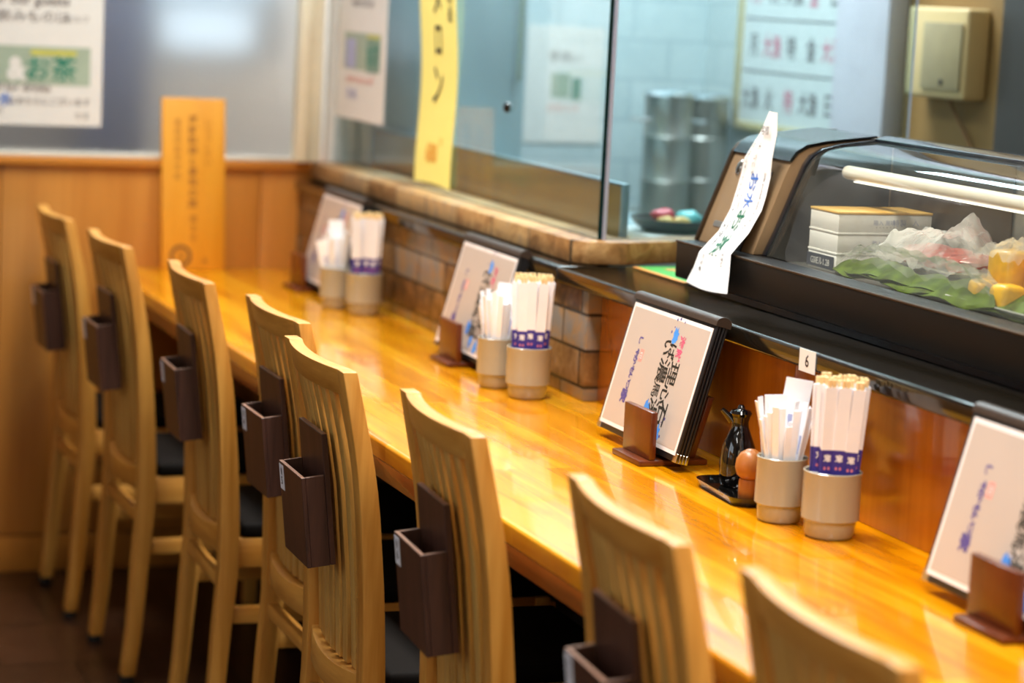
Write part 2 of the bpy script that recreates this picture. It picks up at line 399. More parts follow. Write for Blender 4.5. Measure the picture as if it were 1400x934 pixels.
# ------------------------------------------------------------------ the counter
b = MB()
def cprof(x0, zt, th, r, xb):
    p = []
    for i in range(7):
        a = math.pi / 2 * i / 6; p.append((x0 + r * (1 - math.sin(a)), zt - r * (1 - math.cos(a))))
    p += [(x0 + .001, zt - th + .006), (x0 + .007, zt - th), (xb, zt - th), (xb, zt)]
    return p
top = empty('dining_counter', (1.32, 3.2, 0), label='long glossy orange wood counter that the chairs face', cat='counter')
off = Vector((-1.32, -3.2, 0))
b.prism(cprof(1.098, .72, .034, .006, 1.605), .2, YW - .002, M['counter'], 'y', fn=lambda v: v + off); b.build('counter_top', top)
b = MB(); b.box((1.112, .2, .653), (1.135, YW - .005, .686), M['apron'], .003, fn=lambda v: v + off); b.build('apron', top)
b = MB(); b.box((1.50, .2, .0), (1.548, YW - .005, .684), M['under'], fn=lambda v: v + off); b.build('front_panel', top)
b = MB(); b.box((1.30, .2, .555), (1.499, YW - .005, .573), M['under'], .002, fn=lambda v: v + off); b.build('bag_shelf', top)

# counter back: stone tiled stretch, veneer panels, black ledge, stone coping
b = MB(); b.box((1.552, 3.735, .7205), (1.60, YW - .002, .908), M['stonetile'], .002); tag(b.build('stone_tiled_upstand'), 'brown stone tiled upstand behind the far half of the counter', 'upstand')
b = MB()
for y0, y1 in ((3.02, 3.733), (2.30, 3.018), (1.58, 2.298), (.2, 1.578)):
    b.box((1.577, y0, .7205), (1.60, y1, .908), M['backpanel'], .001)
tag(b.build('veneer_upstand'), 'orange wood veneer upstand behind the near half of the counter', 'upstand')
b = MB(); b.box((1.54, .2, .909), (2.3, 3.853, .937), M['ledge'], .005, 3); b.box((1.54, 3.854, .909), (1.62, YW - .015, .937), M['ledge'], .005, 3)
tag(b.build('black_ledge'), 'glossy black ledge running above the counter', 'ledge')
b = MB()
pl = [(1.58, YW - .003), (1.58, 3.905), (1.60, 3.87), (1.672, 3.857), (1.80, 3.90), (2.25, 3.95), (2.25, 4.03), (1.80, 3.975), (1.705, 3.935), (1.69, 3.95), (1.69, YW - .003)]
b.prism(pl, .938, .979, M['stone'], 'z', .004); tag(b.build('stone_coping'), 'rough brown stone coping under the glass screen, turning a corner by the display case', 'coping')
b = MB(); b.box((1.625, 3.98, 0), (1.69, YW - .01, .936), M['under']); struct('wall_counter_core', b)

# glass screen
gs = empty('glass_screen', (1.632, 4.7, .979), label='tall clear glass screen standing on the stone coping before the kitchen', cat='glass screen')
off = -Vector(gs.location)
b = MB(); b.box((1.628, 3.890, .9795), (1.636, 5.545, 2.35), M['glass'], mats={2: M['glass_edge'], 1: M['glass_edge'], 0: M['glass_edge']}, fn=lambda v: v + off); b.build('side_pane', gs)
b = MB(); b.box((1.6375, 3.890, .9795), (2.232, 3.898, 2.35), M['glass'], mats={3: M['glass_edge_pale'], 5: M['glass_edge_pale'], 1: M['glass_edge_pale']}, fn=lambda v: v + off); b.build('end_pane', gs)
b = MB(); b.box((1.6372, 3.8850, .9795), (1.6418, 3.8896, 2.35), M['glass_edge_pale'], fn=lambda v: v + off); b.build('corner_strip', gs)
b = MB(); b.lathe([(0, 0), (.010, 0), (.010, .006), (.004, .010), (0, .010)], (0, 0, 0), M['blackbowl'], 16, fn=lambda v: Vector((1.6275 - v.z, 4.366 + v.x, 1.182 + v.y)) + off); b.build('suction_hook', gs)

# ------------------------------------------------------------------ chairs
FX = [(0, -.033), (.106, -.02), (.256, -.009), (.35, 0), (.44, 0), (.552, -.006), (.686, -.019), (.756, -.031), (.875, -.059)]
DP = [(0, .026), (.2, .030), (.35, .034), (.44, .034), (.55, .031), (.686, .028), (.875, .021)]
HC = .875
def post_profile(z0, z1, n=26):
    zs = [z0 + (z1 - z0) * i / (n - 1) for i in range(n)]
    return [(lerp(FX, z), z) for z in zs] + [(lerp(FX, z) - lerp(DP, z), z) for z in reversed(zs)]
def bow(y, k): return -k * max(0, 1 - (y / .14) ** 2)
def make_chair(label):
    c = empty('dining_chair', (0, 0, 0), label=label, cat='chair', group='wooden chairs lined up at the counter')
    for s in (1, -1):
        y = .155 * s
        b = MB(); b.prism(post_profile(.016, HC), y - .0175, y + .0175, M['chair'], 'y', .002); p = b.build('back_post', c)
        b = MB(); b.box((-.058, y - .0155, 0), (-.034, y + .0155, .0165), M['foot'], .002); b.build('foot_pad', p)
        b = MB(); b.prism([(.345, .015), (.372, .015), (.378, .41), (.342, .41)], y * .98 - .0165, y * .98 + .0165, M['chair'], 'y', .002); p = b.build('front_leg', c)
        b = MB(); b.box((.347, y * .98 - .0145, 0), (.37, y * .98 + .0145, .0155), M['foot'], .002); b.build('foot_pad', p)
        b = MB(); b.box((-.012, y - .009, .262), (.348, y + .009, .292), M['chair_x'], .002); b.build('side_stretcher', c)
    N = 15
    # crest rail, bowed
    def curved(z0, z1, k, dth, zf=None, nm='', mat=None, d0=0):
        b = MB(); vs = []
        for i in range(N):
            y = -.1385 + .277 * i / (N - 1)
            zt = z1 + (zf(y) if zf else 0)
            for z in (z0, zt):
                xf = lerp(FX, z) + bow(y, k) - d0; vs += [(xf, y, z), (xf - dth, y, z)]
        fs = []
        for i in range(N - 1):
            a = i * 4; e = a + 4
            fs += [(a, e, e + 2, a + 2), (a + 1, a + 3, e + 3, e + 1), (a + 2, e + 2, e + 3, a + 3), (a, a + 1, e + 1, e)]
        fs += [(0, 2, 3, 1), ((N - 1) * 4, (N - 1) * 4 + 1, (N - 1) * 4 + 3, (N - 1) * 4 + 2)]
        bv, fc = b.faces([Vector(v) for v in vs], fs, mat); bmesh.ops.recalc_face_normals(b.bm, faces=fc)
        ed = [e for e in b.bm.edges if len(e.link_faces) == 2 and e.calc_face_angle(0) > .6]
        bmesh.ops.bevel(b.bm, geom=ed, offset=.0018, offset_type='OFFSET', segments=2, profile=.5, affect='EDGES', clamp_overlap=True)
        return b.build(nm, c)
    curved(.838, HC, .016, .021, None, 'crest_rail', M['chair_y'])
    curved(.386, .436, .016, .024, lambda y: -.008 * max(0, 1 - (y / .14) ** 2), 'lower_rail', M['chair_y'], .004)
    ns = 8
    for i in range(ns):
        y = -.1375 + .275 * (i + .5) / ns
        zs = [.432 + (.842 - .432) * k / 11 for k in range(12)]
        k_ = bow(y, .014)
        pr = [(lerp(FX, z) + k_ - .006, z) for z in zs] + [(lerp(FX, z) + k_ - .015, z) for z in reversed(zs)]
        b = MB(); b.prism(pr, y - .0122, y + .0122, M['slat'], 'y', .0012); b.build('slat', c)
    b = MB(); b.box((-.031, -.1375, .322), (-.012, .1375, .346), M['chair_y'], .002); b.build('rear_stretcher', c)
    b = MB()
    for s in (1, -1): b.box((.001, .155 * s - .011, .365), (.343, .155 * s + .011, .418), M['chair_x'], .002)
    b.box((.343, -.168, .365), (.368, .168, .418), M['chair_y'], .002); b.box((.001, -.143, .40), (.34, .143, .417), M['chair_y'])
    b.build('seat_frame', c)
    b = MB(); b.box((.004, -.168, .4185), (.374, .168, .446), M['cushion'], .009, 3); b.build('seat_cushion', c)
    return c
def make_holder(num, label):
    """slip box; local frame matches the chair's"""
    h = empty('slip_holder', (0, 0, 0), label=label, cat='holder', group='dark wooden slip holders on the chair backs')
    # the board follows the lean of the back
    zb, zt = .580, .770; xb, xt = -.050, -.071
    def F(v):  # v = (out from board, y, height along board)
        k = v.z / (zt - zb); return Vector((xb + (xt - xb) * k - v.x * .99, v.y, zb + v.z - v.x * .12))
    b = MB(); b.box((0, -.0675, 0), (.008, .0675, zt - zb), M['walnut'], .0008, 1, fn=F, mats={1: M['walnut_edge']}); b.build('back_board', h)
    b = MB(); d0, d1, hh, th = .0085, .042, .131, .006
    w = .0675
    ed = {1: M['walnut_edge']}
    b.box((d1 - th, -w, 0), (d1, w, hh), M['walnut'], .0006, 1, fn=F, mats=ed)
    for s in (1, -1): b.box((d0, min(s * w, s * (w - th)), 0), (d1 - th - .0002, max(s * w, s * (w - th)), hh), M['walnut'], .0006, 1, fn=F, mats=ed)
    b.box((d0, -w + th, 0), (d1 - th, w - th, .006), M['walnut'], fn=F)
    b.build('box', h)
    b = MB(); y0, y1, z0, z1 = .041, .066, .090, .127
    def P(x, y): return F(Vector((d1 + .0009, .0535 - x, .1085 + y)))
    b.box((d1 + .0001, y0, z0), (d1 + .0006, y1, z1), M['label'], fn=F)
    b.text(str(num), .016, lambda x, y: P(x, y - .005), M['ink'], 1.1, bold=.02); b.text('番', .011, lambda x, y: P(x, y + .009), M['ink'], 1.)
    b.build('number_label', h)
    return h
CH = [(.996, 5.300, -.2, 'wooden slat-back chair farthest along the row, next to the panelled wall'),
      (1.016, 4.790, -1, 'wooden slat-back chair second from the panelled wall'),
      (1.058, 4.250, 1.8, 'wooden slat-back chair third from the panelled wall, below the standing sign board'),
      (1.091, 3.770, .2, 'wooden slat-back chair pushed in furthest, half hidden behind the chair with slip box 5'),
      (1.029, 3.300, 1.5, 'sharply focused wooden slat-back chair whose slip box reads 5'),
      (1.0535, 2.825, 3.6, 'wooden slat-back chair in front of the menu stand, slip box numbered 6'),
      (1.0665, 2.262, 4.2, 'blurred wooden slat-back chair second nearest to the camera'),
      (1.069, 1.825, 3.5, 'blurred wooden slat-back chair nearest the camera, only its crest and slats showing')]
HL = ['dark brown slip box on the chair next to the panelled wall', 'dark brown slip box on the second chair from the panelled wall', 'dark brown slip box on the third chair from the panelled wall',
      'dark brown slip box on the chair pushed in furthest', 'dark brown slip box with readable label 5 in sharp focus', 'dark brown slip box labelled 6 on the chair before the menu stand',
      'dark brown slip box cut off by the bottom edge, on the second nearest chair', 'dark brown slip box on the nearest chair, below the frame']
proto = None
for i, (cx, cy, rz, lb) in enumerate(CH):
    if proto is None: proto = make_chair(lb); o = proto
    else: o = copy_tree(proto); o['label'] = lb
    o.location = (cx, cy, 0); o.rotation_euler = (0, 0, R(-rz))
    if i < 7:
        h = make_holder(i + 1, HL[i]); h.location = (cx, cy, 0); h.rotation_euler = (0, 0, R(-rz))

# ------------------------------------------------------------------ menus in wooden stands
ZT = .7205
def make_menu(loc, rz, lean, label):
    o = empty('menu_folder', loc, rz, label=label, cat='menu', group='menus in black leather folders')
    W, H = .30, .222
    Q = Matrix.Rotation(lean, 3, 'Y')
    F = lambda v: Q @ Vector(v)
    nl = 4
    for k in range(nl):
        b = MB(); x0 = .0005 + k * .0052; ins = .0035 * (k % 2)
        b.box((x0, -W / 2 - .0 + ins * .3, .0), (x0 + .0036, W / 2, H - .004), M['leather'], .001, 2, fn=F); lf = b.build('leaf', o)
        for s in ((1, -1) if k == 0 else (-1,)):
            y0 = s * W / 2
            b = MB(); b.box((x0 - .0004, min(y0 + s * .0006, y0 - s * .013), -.0006), (x0 + .0041, max(y0 + s * .0006, y0 - s * .013), .013), M['chrome'], .0006, 1, fn=F); b.build('corner_guard', lf)
    b = MB(); n = 12
    pr = [(.0103 + .0122 * math.cos(math.pi * (i / n)), H - .008 + .0085 * math.sin(math.pi * (i / n))) for i in range(n + 1)] + [(-.0018, H - .014), (.0225, H - .014)]
    b.prism(pr, -W / 2 - .001, W / 2 + .001, M['spine'], 'y', 0, fn=F); b.build('spine', o)
    b = MB(); e = -.0006
    y0, y1, z0, z1 = -W / 2 + .007, W / 2 - .007, .009, H - .019
    b.box((e, y0, z0), (.0004, y1, z1), M['pageedge'], fn=F)
    b.faces([F((e - .0002, y0 + .005, z0 + .006)), F((e - .0002, y1 - .005, z0 + .006)), F((e - .0002, y1 - .005, z1 - .006)), F((e - .0002, y0 + .005, z1 - .006))], [(0, 3, 2, 1)], M['menupage'])
    cz = (z0 + z1) / 2
    def rot(yc, zc):   # lettering turned a quarter clockwise: reads downwards
        return lambda x, y: F((e - .0005, yc - y, zc - x))
    # right of the page is -y
    b.text('海', .021, rot(-.058, cz + .062), M['red'], 1, bold=.02); b.text('鮮', .021, rot(-.058, cz + .042), M['red'], 1, bold=.02)
    b.text('理', .036, rot(-.058, cz + .013), M['black_brush'], 1.05, bold=.012)
    b.text('い', .026, rot(-.012, cz + .047), M['black_brush'], 1.1, bold=.025); b.text('ば', .027, rot(-.034, cz + .043), M['black_brush'], 1., bold=.02)
    b.text('濃', .038, rot(-.022, cz + .012), M['black_brush'], 1.05, bold=.012)
    b.text('心', .028, rot(-.052, cz - .020), M['black_brush'], 1.15, bold=.02); b.text('馬', .026, rot(-.018, cz - .018), M['black_brush'], 1., bold=.012)
    b.text('石', .034, rot(-.060, cz - .048), M['black_brush'], 1.15, bold=.02); b.text('湯', .036, rot(-.027, cz - .048), M['black_brush'], 1.05, bold=.012)
    # blue splashes of water
    def splash(yc, zc, sc, seed):
        rr = random.Random(seed); pts = []
        for i in range(22):
            a = 2 * math.pi * i / 22; r = sc * (.55 + .55 * rr.random()); pts.append((yc + r * math.cos(a) * .8, zc + r * math.sin(a) * 1.25))
        b.faces([F((e - .0004, yc, zc))] + [F((e - .0004, p[0], p[1])) for p in pts], [(0, 1 + (i + 1) % 22, 1 + i) for i in range(22)], M['blueprint'])
        for k in range(5):
            dy, dz, q = (rr.random() - .5) * sc * 3, (rr.random() - .3) * sc * 3.2, sc * (.08 + .12 * rr.random())
            b.faces([F((e - .0004, yc + dy + q * math.cos(a), zc + dz + q * math.sin(a))) for a in [-2 * math.pi * i / 8 for i in range(8)]], [tuple(range(8))], M['purple'])
    splash(-.030, cz + .068, .013, 3); splash(-.006, cz - .052, .013, 5); splash(-.034, cz - .073, .012, 12); splash(-.064, cz - .080, .014, 9)
    for ch, dz in (('し', .043), ('ゃ', .024), ('か', .012), ('も', -.004), ('い', -.017), ('つ', -.028)):
        b.text(ch, .015, rot(.082, cz + dz), M['purple'], 1.1, bold=.04)
    b.text('家', .022, rot(.084, cz - .046), M['purple'], 1, bold=.05)
    for a, d in ((0, 0), (1, 0)):
        pass
    s = .0065; b.faces([F((e - .0004, .066 + i, cz + .022 + j)) for i, j in ((-s, -s * 1.5), (-s, s * 1.5), (s, s * 1.5), (s, -s * 1.5))], [(0, 1, 2, 3)], M['salmon'])
    b.text('印', .011, lambda x, y: F((e - .0006, .066 - y, cz + .022 - x)), M['pageedge'], 1)
    b.build('page', o)
    return o
def make_stand(loc, rz, label):
    o = empty('menu_stand', loc, rz, label=label, cat='menu stand', group='small reddish wooden menu stands')
    b = MB(); b.box((-.036, -.052, 0), (.075, .052, .0085), M['stand'], .002); b.build('base', o)
    b = MB(); b.box((-.020, -.050, .0087), (-.009, .050, .080), M['stand'], .0015); b.build('front_plate', o)
    b = MB(); b.box((.050, -.040, .0087), (.060, .040, .10), M['stand'], .0015, fn=lambda v: Vector((v.x + (v.z - .011) * .29, v.y, v.z))); b.build('rear_plate', o)
    return o
LEAN = R(15)
for (x, y, ys, rz, lb, ls) in (
        (1.458, 3.296, 3.245, 0, 'sharply focused menu folder with brush lettering beside the soy sauce bottle', 'reddish wooden stand holding the sharply focused menu'),
        (1.470, 4.140, 4.150, 0, 'blurred menu folder on the counter behind the middle pair of cups', 'reddish wooden stand holding the menu behind the middle pair of cups'),
        (1.468, 5.090, 5.190, 0, 'blurred menu folder farthest along the counter behind the farthest cups', 'reddish wooden stand holding the farthest menu'),
        (1.464, 2.296, 2.26, 0, 'menu folder nearest the camera, cut by the right edge of the photo', 'reddish wooden stand of the nearest menu at the lower right corner')):
    make_menu((x, y, ZT + .0148), R(rz), LEAN, lb)
    make_stand((x + .0, ys, ZT - .0003), R(rz), ls)

# ------------------------------------------------------------------ cups with chopsticks and wrapped sticks
def make_cup(name, c, r1, r0, h, label, grp):
    o = empty(name, c, label=label, cat='cup', group=grp)
    st = .024; rs = r0 + (r1 - r0) * .45
    b = MB()
    b.lathe([(0, .003), (r0 - .008, .003), (r0 - .006, 0), (r0 - .0025, .0006), (r0, .004), (rs - .001, st - .002), (rs + .0026, st + .001), (r1 - .0006, h - .003), (r1, h - .001), (r1 - .0012, h), (r1 - .003, h - .0015), (rs - .002, st + .003), (r0 - .004, .0075), (0, .0065)], (0, 0, 0), M['cup'], 48)
    b.build('body', o); return o
def make_chopsticks(kind='navy'):
    o = empty('wrapped_chopsticks', (0, 0, 0), label='x', cat='chopsticks')
    w, t = .0165, .0050; L = .189
    b = MB(); e0, e1, e2 = 0, .074, .107
    for z0, z1, m in ((0, e1, M['sleeve']), (e1, e2, M['navy']), (e2, L, M['sleeve'])):
        b.box((-t / 2, -w / 2, z0), (t / 2, w / 2, z1), m, 0)
    for s in (1, -1):
        xx = s * (t / 2 + .0003)
        def P(x, y): return Vector((xx, x * -s, .083 + y))
        for q, (dx, dy) in enumerate(((-.0026, 0), (.0026, 0))):
            b.faces([P(dx + .0016 * math.cos(a), dy + .0022 * math.sin(a)) for a in [2 * math.pi * i / 10 for i in range(10)]], [tuple(range(10))], M['pink'])
        b.text('家', .010, lambda x, y: P(x, y + .0135), M['sleeve'], 1, bold=.03)
    b.build('paper_sleeve', o)
    b = MB()
    for s in (1, -1): b.box((-.0021, s * .0029 - .0022, .004), (.0021, s * .0029 + .0022, .199), M['bamboo'], .0006, 1)
    b.build('chopstick_pair', o)
    return o
def make_stick():
    o = empty('wrapped_toothpick', (0, 0, 0), label='x', cat='toothpick')
    b = MB(); w, L = .0046, 1.0
    b.prism([(-w, -.0008), (w, -.0008), (w, .0008), (-w, .0008)], 0, .15, M['sleeve2'], 'z', 0)
    b.box((-w * .5, .0009, .08), (w * .5, .00105, .105), M['lilac']); b.build('wrapper', o); return o
def put(o, base, tip_dir, spin):
    d = Vector(tip_dir).normalized(); q = Vector((0, 0, 1)).rotation_difference(d); o.rotation_mode = 'QUATERNION'
    o.rotation_quaternion = q @ Matrix.Rotation(spin, 3, 'Z').to_quaternion(); o.location = base
rng = random.Random(11)
def fill_chopsticks(proto, c, n, lab, grp, lean=(0, 0)):
    k = 0
    spots = [(x, y) for y in (-.0245, -.0165, -.0085, -.0005, .0075, .0155, .0235) for x in ((-.0262, -.0088, .0088, .0262) if abs(y) < .012 else (-.0176, 0, .0176)) if x * x + y * y < .031 ** 2]
    ca, sa = math.cos(R(-20)), math.sin(R(-20))
    for (px, py) in spots[:n]:
        xx, yy = px * ca - py * sa, px * sa + py * ca      # rows stand side on to the room
        o = proto if k == 0 and proto.get('label') == 'x' else copy_tree(proto); k += 1
        o['label'] = lab; o['group'] = grp
        s = .74; bx, by = xx * s, yy * s
        put(o, (c[0] + bx, c[1] + by, c[2] + .0078 + rng.random() * .006), (xx * 1.5 + lean[0] + (rng.random() - .5) * .03, yy * 1.5 + lean[1], 1), R(70) + (rng.random() - .5) * .35)
def fill_sticks(proto, c, n, lab, grp, hmin, hmax, seed, tilt=.34):
    rr = random.Random(seed); k = 0
    for i in range(n):
        o = proto if i == 0 and proto.get('label') == 'x' else copy_tree(proto)
        o['label'] = lab; o['group'] = grp
        a = 2.39996 * i + .4; r = .0205 * math.sqrt((i + .5) / n)
        x, y = r * math.cos(a), r * math.sin(a)
        rb = .017 * r / .0205; x, y = rb * math.cos(a), rb * math.sin(a)
        t_ = min((.0262 - rb) / .08, tilt * (.3 + .7 * rr.random()) * .5)
        if i >= n - 3:   # a few cross the cup and lean out over the far rim
            q = i - n + 2; put(o, (c[0] + .003 + .007 * q, c[1] - .012, c[2] + .0085), (-.06 + .05 * q, .40 - .05 * abs(q), 1), R(70))
        else: put(o, (c[0] + x, c[1] + y, c[2] + .0085), (math.cos(a) * t_, math.sin(a) * t_, 1), a + math.pi / 2 + (rr.random() - .5) * .8)
        o.scale = (1, 1, (hmin + (hmax - hmin) * rr.random()) / .15)
cp = make_chopsticks(); sp = make_stick()
CUPS = [((1.492, 2.732), (1.468, 2.829), 'nearest the camera, below the number 6 tag', 'nearest'),
        ((1.470, 3.785), (1.452, 3.893), 'of the middle pair, beside the second menu', 'middle'),
        ((1.486, 4.795), (1.452, 4.888), 'farthest along the counter', 'farthest')]
for i, (B, S, where, w2) in enumerate(CUPS):
    cB = (B[0], B[1], ZT); cS = (S[0], S[1], ZT)
    make_cup('chopstick_cup', cB, .0385, .0325, .0875, 'large beige melamine cup of chopsticks, ' + where, 'beige cups of chopsticks')
    make_cup('toothpick_cup', cS, .0345, .0295, .0875, 'smaller beige melamine cup of white wrapped sticks, ' + where, 'beige cups of white sticks')
    fill_chopsticks(cp, cB, 29, 'white paper sleeved chopsticks with navy band in the %s cup' % w2, 'sleeved chopsticks in the %s cup' % w2, ((.03, 0) if i == 0 else (.012, 0)))
    fill_sticks(sp, cS, (34, 26, 22)[i], 'slim white wrapped stick standing in the %s small cup' % w2, 'wrapped sticks in the %s small cup' % w2, (.125, .13, .135)[i], (.158, .165, .16)[i], 5 + i, (.5, .42, .3)[i])
def packet(loc, rot, w, h, label):
    o = MB(); 
    def fn(u, v):
        p = .0022 * math.sin(math.pi * u) * math.sin(math.pi * v)
        return Vector((-p, (u - .5) * w, v * h))
    o.sheet(9, 9, fn, M['sleeve2'], .0016, (1, 0, 0)); o.box((-.0026, -w * .2, h * .55), (-.0022, w * .2, h * .7), M['lilac'])
    q = o.build('sachet'); q.location = loc; q.rotation_euler = rot; tag(q, label, 'sachet', 'white sachets in the small cups'); return q
packet((1.4720, 2.8435, ZT + .030), (R(7), R(2), R(66)), .036, .160, 'flat white sachet with a pointed corner above the nearest small cup')
packet((1.4670, 2.8370, ZT + .030), (R(-4), R(1), R(66)), .030, .138, 'second flat white sachet tucked in the nearest small cup, lower than the pointed one')
packet((1.458, 3.905, ZT + .030), (R(4), R(4), R(66)), .032, .150, 'white sachet standing tall in the middle small cup')
packet((1.458, 4.900, ZT + .030), (R(-3), R(4), R(68)), .032, .155, 'white sachet standing tall in the farthest small cup')
packet((1.447, 4.880, ZT + .030), (R(-14), R(2), R(70)), .032, .118, 'broad white sachet leaning out of the farthest small cup')

# ------------------------------------------------------------------ soy set on a black tray
b = MB()
def rr_(hw, hl, r, n=6):
    p = []
    for cx, cy, a0 in ((hw - r, hl - r, 0), (-hw + r, hl - r, 90), (-hw + r, -hl + r, 180), (hw - r, -hl + r, 270)):
        for i in range(n + 1):
            a = R(a0 + 90 * i / n); p.append((cx + r * math.cos(a), cy + r * math.sin(a)))
    return p
tr = empty('condiment_tray', (1.490, 2.985, ZT), R(-4), label='small black lacquer tray under the soy sauce bottle', cat='tray')
o_, m_, i_, f_ = rr_(.040, .078, .022), rr_(.046, .084, .026), rr_(.042, .080, .023), rr_(.038, .076, .02)
n = len(o_); vs = [Vector((x, y, 0)) for x, y in o_] + [Vector((x, y, .012)) for x, y in m_] + [Vector((x, y, .012)) for x, y in i_] + [Vector((x, y, .006)) for x, y in f_]
fs = [tuple(range(n - 1, -1, -1)), tuple(3 * n + k for k in range(n))]
for L in range(3): fs += [(L * n + k, L * n + (k + 1) % n, (L + 1) * n + (k + 1) % n, (L + 1) * n + k) for k in range(n)]
b.faces(vs, fs, M['blackgloss']); b.build('tray_body', tr)
so = empty('soy_sauce_bottle', (1.497, 3.020, ZT + .0063), label='glossy black ceramic soy sauce bottle on the small tray', cat='bottle')
b = MB(); b.lathe([(0, 0), (.022, 0), (.0245, .003), (.026, .018), (.0262, .034), (.0235, .056), (.0165, .074), (.0125, .084), (.0118, .092), (.0135, .098), (.0135, .1), (0, .1)], (0, 0, 0), M['soy'], 40); b.build('body', so)
b = MB(); b.lathe([(0, .1002), (.0145, .1002), (.016, .104), (.0135, .108), (.006, .110), (.0045, .114), (.003, .116), (0, .116)], (0, 0, 0), M['soy'], 32)
b.build('lid', so)
b = MB(); b.tube([(-.011, .004, .092), (-.018, .007, .101), (-.025, .010, .108)], [.0055, .005, .0035], M['soy'], 12); b.build('spout', so)
sh = empty('wooden_shaker', (1.469, 2.925, ZT + .0063), label='round topped wooden spice shaker half hidden behind the small cup', cat='shaker')
b = MB(); b.lathe([(0, 0), (.0135, 0), (.0145, .002), (.0145, .026), (.0135, .030), (0, .030)], (0, 0, 0), M['gourd'], 32); b.build('base', sh)
b = MB(); b.lathe([(0, .0302), (.012, .0302), (.018, .036), (.0208, .046), (.0195, .057), (.014, .066), (.006, .071), (0, .072)], (0, 0, 0), M['gourd'], 32); b.build('head', sh)

# number tag on the ledge
nt = MB(); nt.box((1.5388, 2.889, .906), (1.5397, 2.936, .937), M['paper'])
nt.text('6', .024, plane((1.5385, 2.9125, .922), (0, -1, 0), (0, 0, 1)), M['ink'], 1, bold=.01)
tag(nt.build('number_tag'), 'small white tag numbered 6 on the ledge edge', 'tag')

# ------------------------------------------------------------------ display case
CY0, CY1, YG = 1.2, 3.603, 3.375
dc = empty('sushi_display_case', (1.76, 2.5, .9375), label='black sushi display case with curved glass front on the ledge', cat='display case')
off = -Vector(dc.location); T = lambda v: Vector(v) + off
XBK = 1.925
PF = [(1.700, 1.0135), (1.717, 1.050), (1.735, 1.094), (1.751, 1.134), (1.760, 1.154), (1.770, 1.169), (1.787, 1.1805), (1.817, 1.188), (1.856, 1.193), (1.891, 1.197)]
b = MB()
# base trough: hollow so that food sits inside
b.box((1.648, CY0, .951), (1.700, CY1, 1.0125), M['plastic_black'], .004, 3, fn=T)
b.box((1.7005, CY0, .951), (1.908, CY1, .966), M['plastic_black'], fn=T); b.box((1.9085, CY0, .951), (XBK, CY1, 1.0125), M['plastic_black'], .002, fn=T)
b.box((1.7005, YG + .002, .9665), (1.908, CY1, 1.0125), M['plastic_black'], fn=T)
b.build('base', dc)
b = MB(); b.box((1.664, CY0 + .02, .9378), (XBK - .02, CY1 - .02, .9508), M['seal'], fn=T); b.build('plinth', dc)
b = MB(); b.box((1.6472, CY0, 1.0086), (1.652, CY1, 1.0128), M['bronze_edge'], .001, 1, fn=T); b.build('rail_trim', dc)
# bronze end housing
b = MB()
hp = [(1.676, 1.0128)] + [(1.676 + (x - 1.700) * 1.0 + .006, z) for x, z in PF[2:]] + [(XBK, 1.2), (XBK, 1.0128)]
hp = [(1.682, 1.0128), (1.700, 1.060), (1.718, 1.106), (1.731, 1.140), (1.739, 1.158), (1.750, 1.172), (1.768, 1.182), (1.80, 1.189), (1.85, 1.195), (1.888, 1.199), (XBK, 1.199), (XBK, 1.0128)]
b.prism(hp, YG + .014, CY1 - .012, M['bronze'], 'y', .002, fn=T)
b.build('end_housing', dc)
b = MB()
hp2 = [(x - .004 if i < 10 else x + .002, z + (.003 if i > 3 and i < 11 else 0)) for i, (x, z) in enumerate(hp)]
b.prism(hp2, CY1 - .0115, CY1, M['bronze_edge'], 'y', .003, fn=T); b.build('end_rim', dc)
# black top band over the housing
b = MB()
tp = [(1.739, 1.1592), (1.7505, 1.1735), (1.768, 1.1838), (1.80, 1.1908), (1.85, 1.1968), (1.888, 1.2008), (1.888, 1.204), (1.80, 1.194), (1.764, 1.1868), (1.7465, 1.1765), (1.735, 1.161)]
b.prism(tp, YG + .013, CY1 - .012, M['visor'], 'y', 0, fn=T); b.build('top_band', dc)
# vertical gap on the housing (dark slot) and label plate, button
def on_front(y, z, d=.0):
    x = lerp([(q[1], q[0]) for q in hp[:10]], z); return Vector((x - d, y, z))
b = MB()
for z0, z1 in ((1.0128, 1.060), (1.060, 1.106), (1.106, 1.140)):
    a, c_, d_, e_ = on_front(3.455, z0, .0012), on_front(3.432, z0, .0012), on_front(3.432, z1, .0012), on_front(3.455, z1, .0012)
    b.faces([T(q) for q in (a, c_, d_, e_)] + [T(q + Vector((.004, 0, 0))) for q in (a, c_, d_, e_)], [(0, 1, 2, 3), (0, 4, 5, 1), (1, 5, 6, 2), (2, 6, 7, 3), (3, 7, 4, 0)], M['seal'])
b.build('hinge_slot', dc)
b = MB()
def plate(y0, y1, z0, z1, d, m):
    q = [on_front(y1, z0, d), on_front(y0, z0, d), on_front(y0, z1, d), on_front(y1, z1, d)]
    b.faces([T(v) for v in q] + [T(v + Vector((d, 0, 0))) for v in q], [(0, 1, 2, 3), (0, 4, 5, 1), (1, 5, 6, 2), (2, 6, 7, 3), (3, 7, 4, 0)], m)
plate(3.49, 3.56, 1.041, 1.050, .0014, M['brushed']); b.build('maker_plate', dc)
b = MB(); bc = on_front(3.548, 1.137, 0)
Qb = Matrix.Rotation(R(-68), 3, 'Y')
b.lathe([(0, .006), (.006, .0055), (.010, .003), (.011, 0), (.011, -.003)], (0, 0, 0), M['chrome'], 24, fn=lambda v: T(bc + Qb @ Vector((v.x * 1.35, v.y * .8, v.z)))); b.build('lock_button', dc)
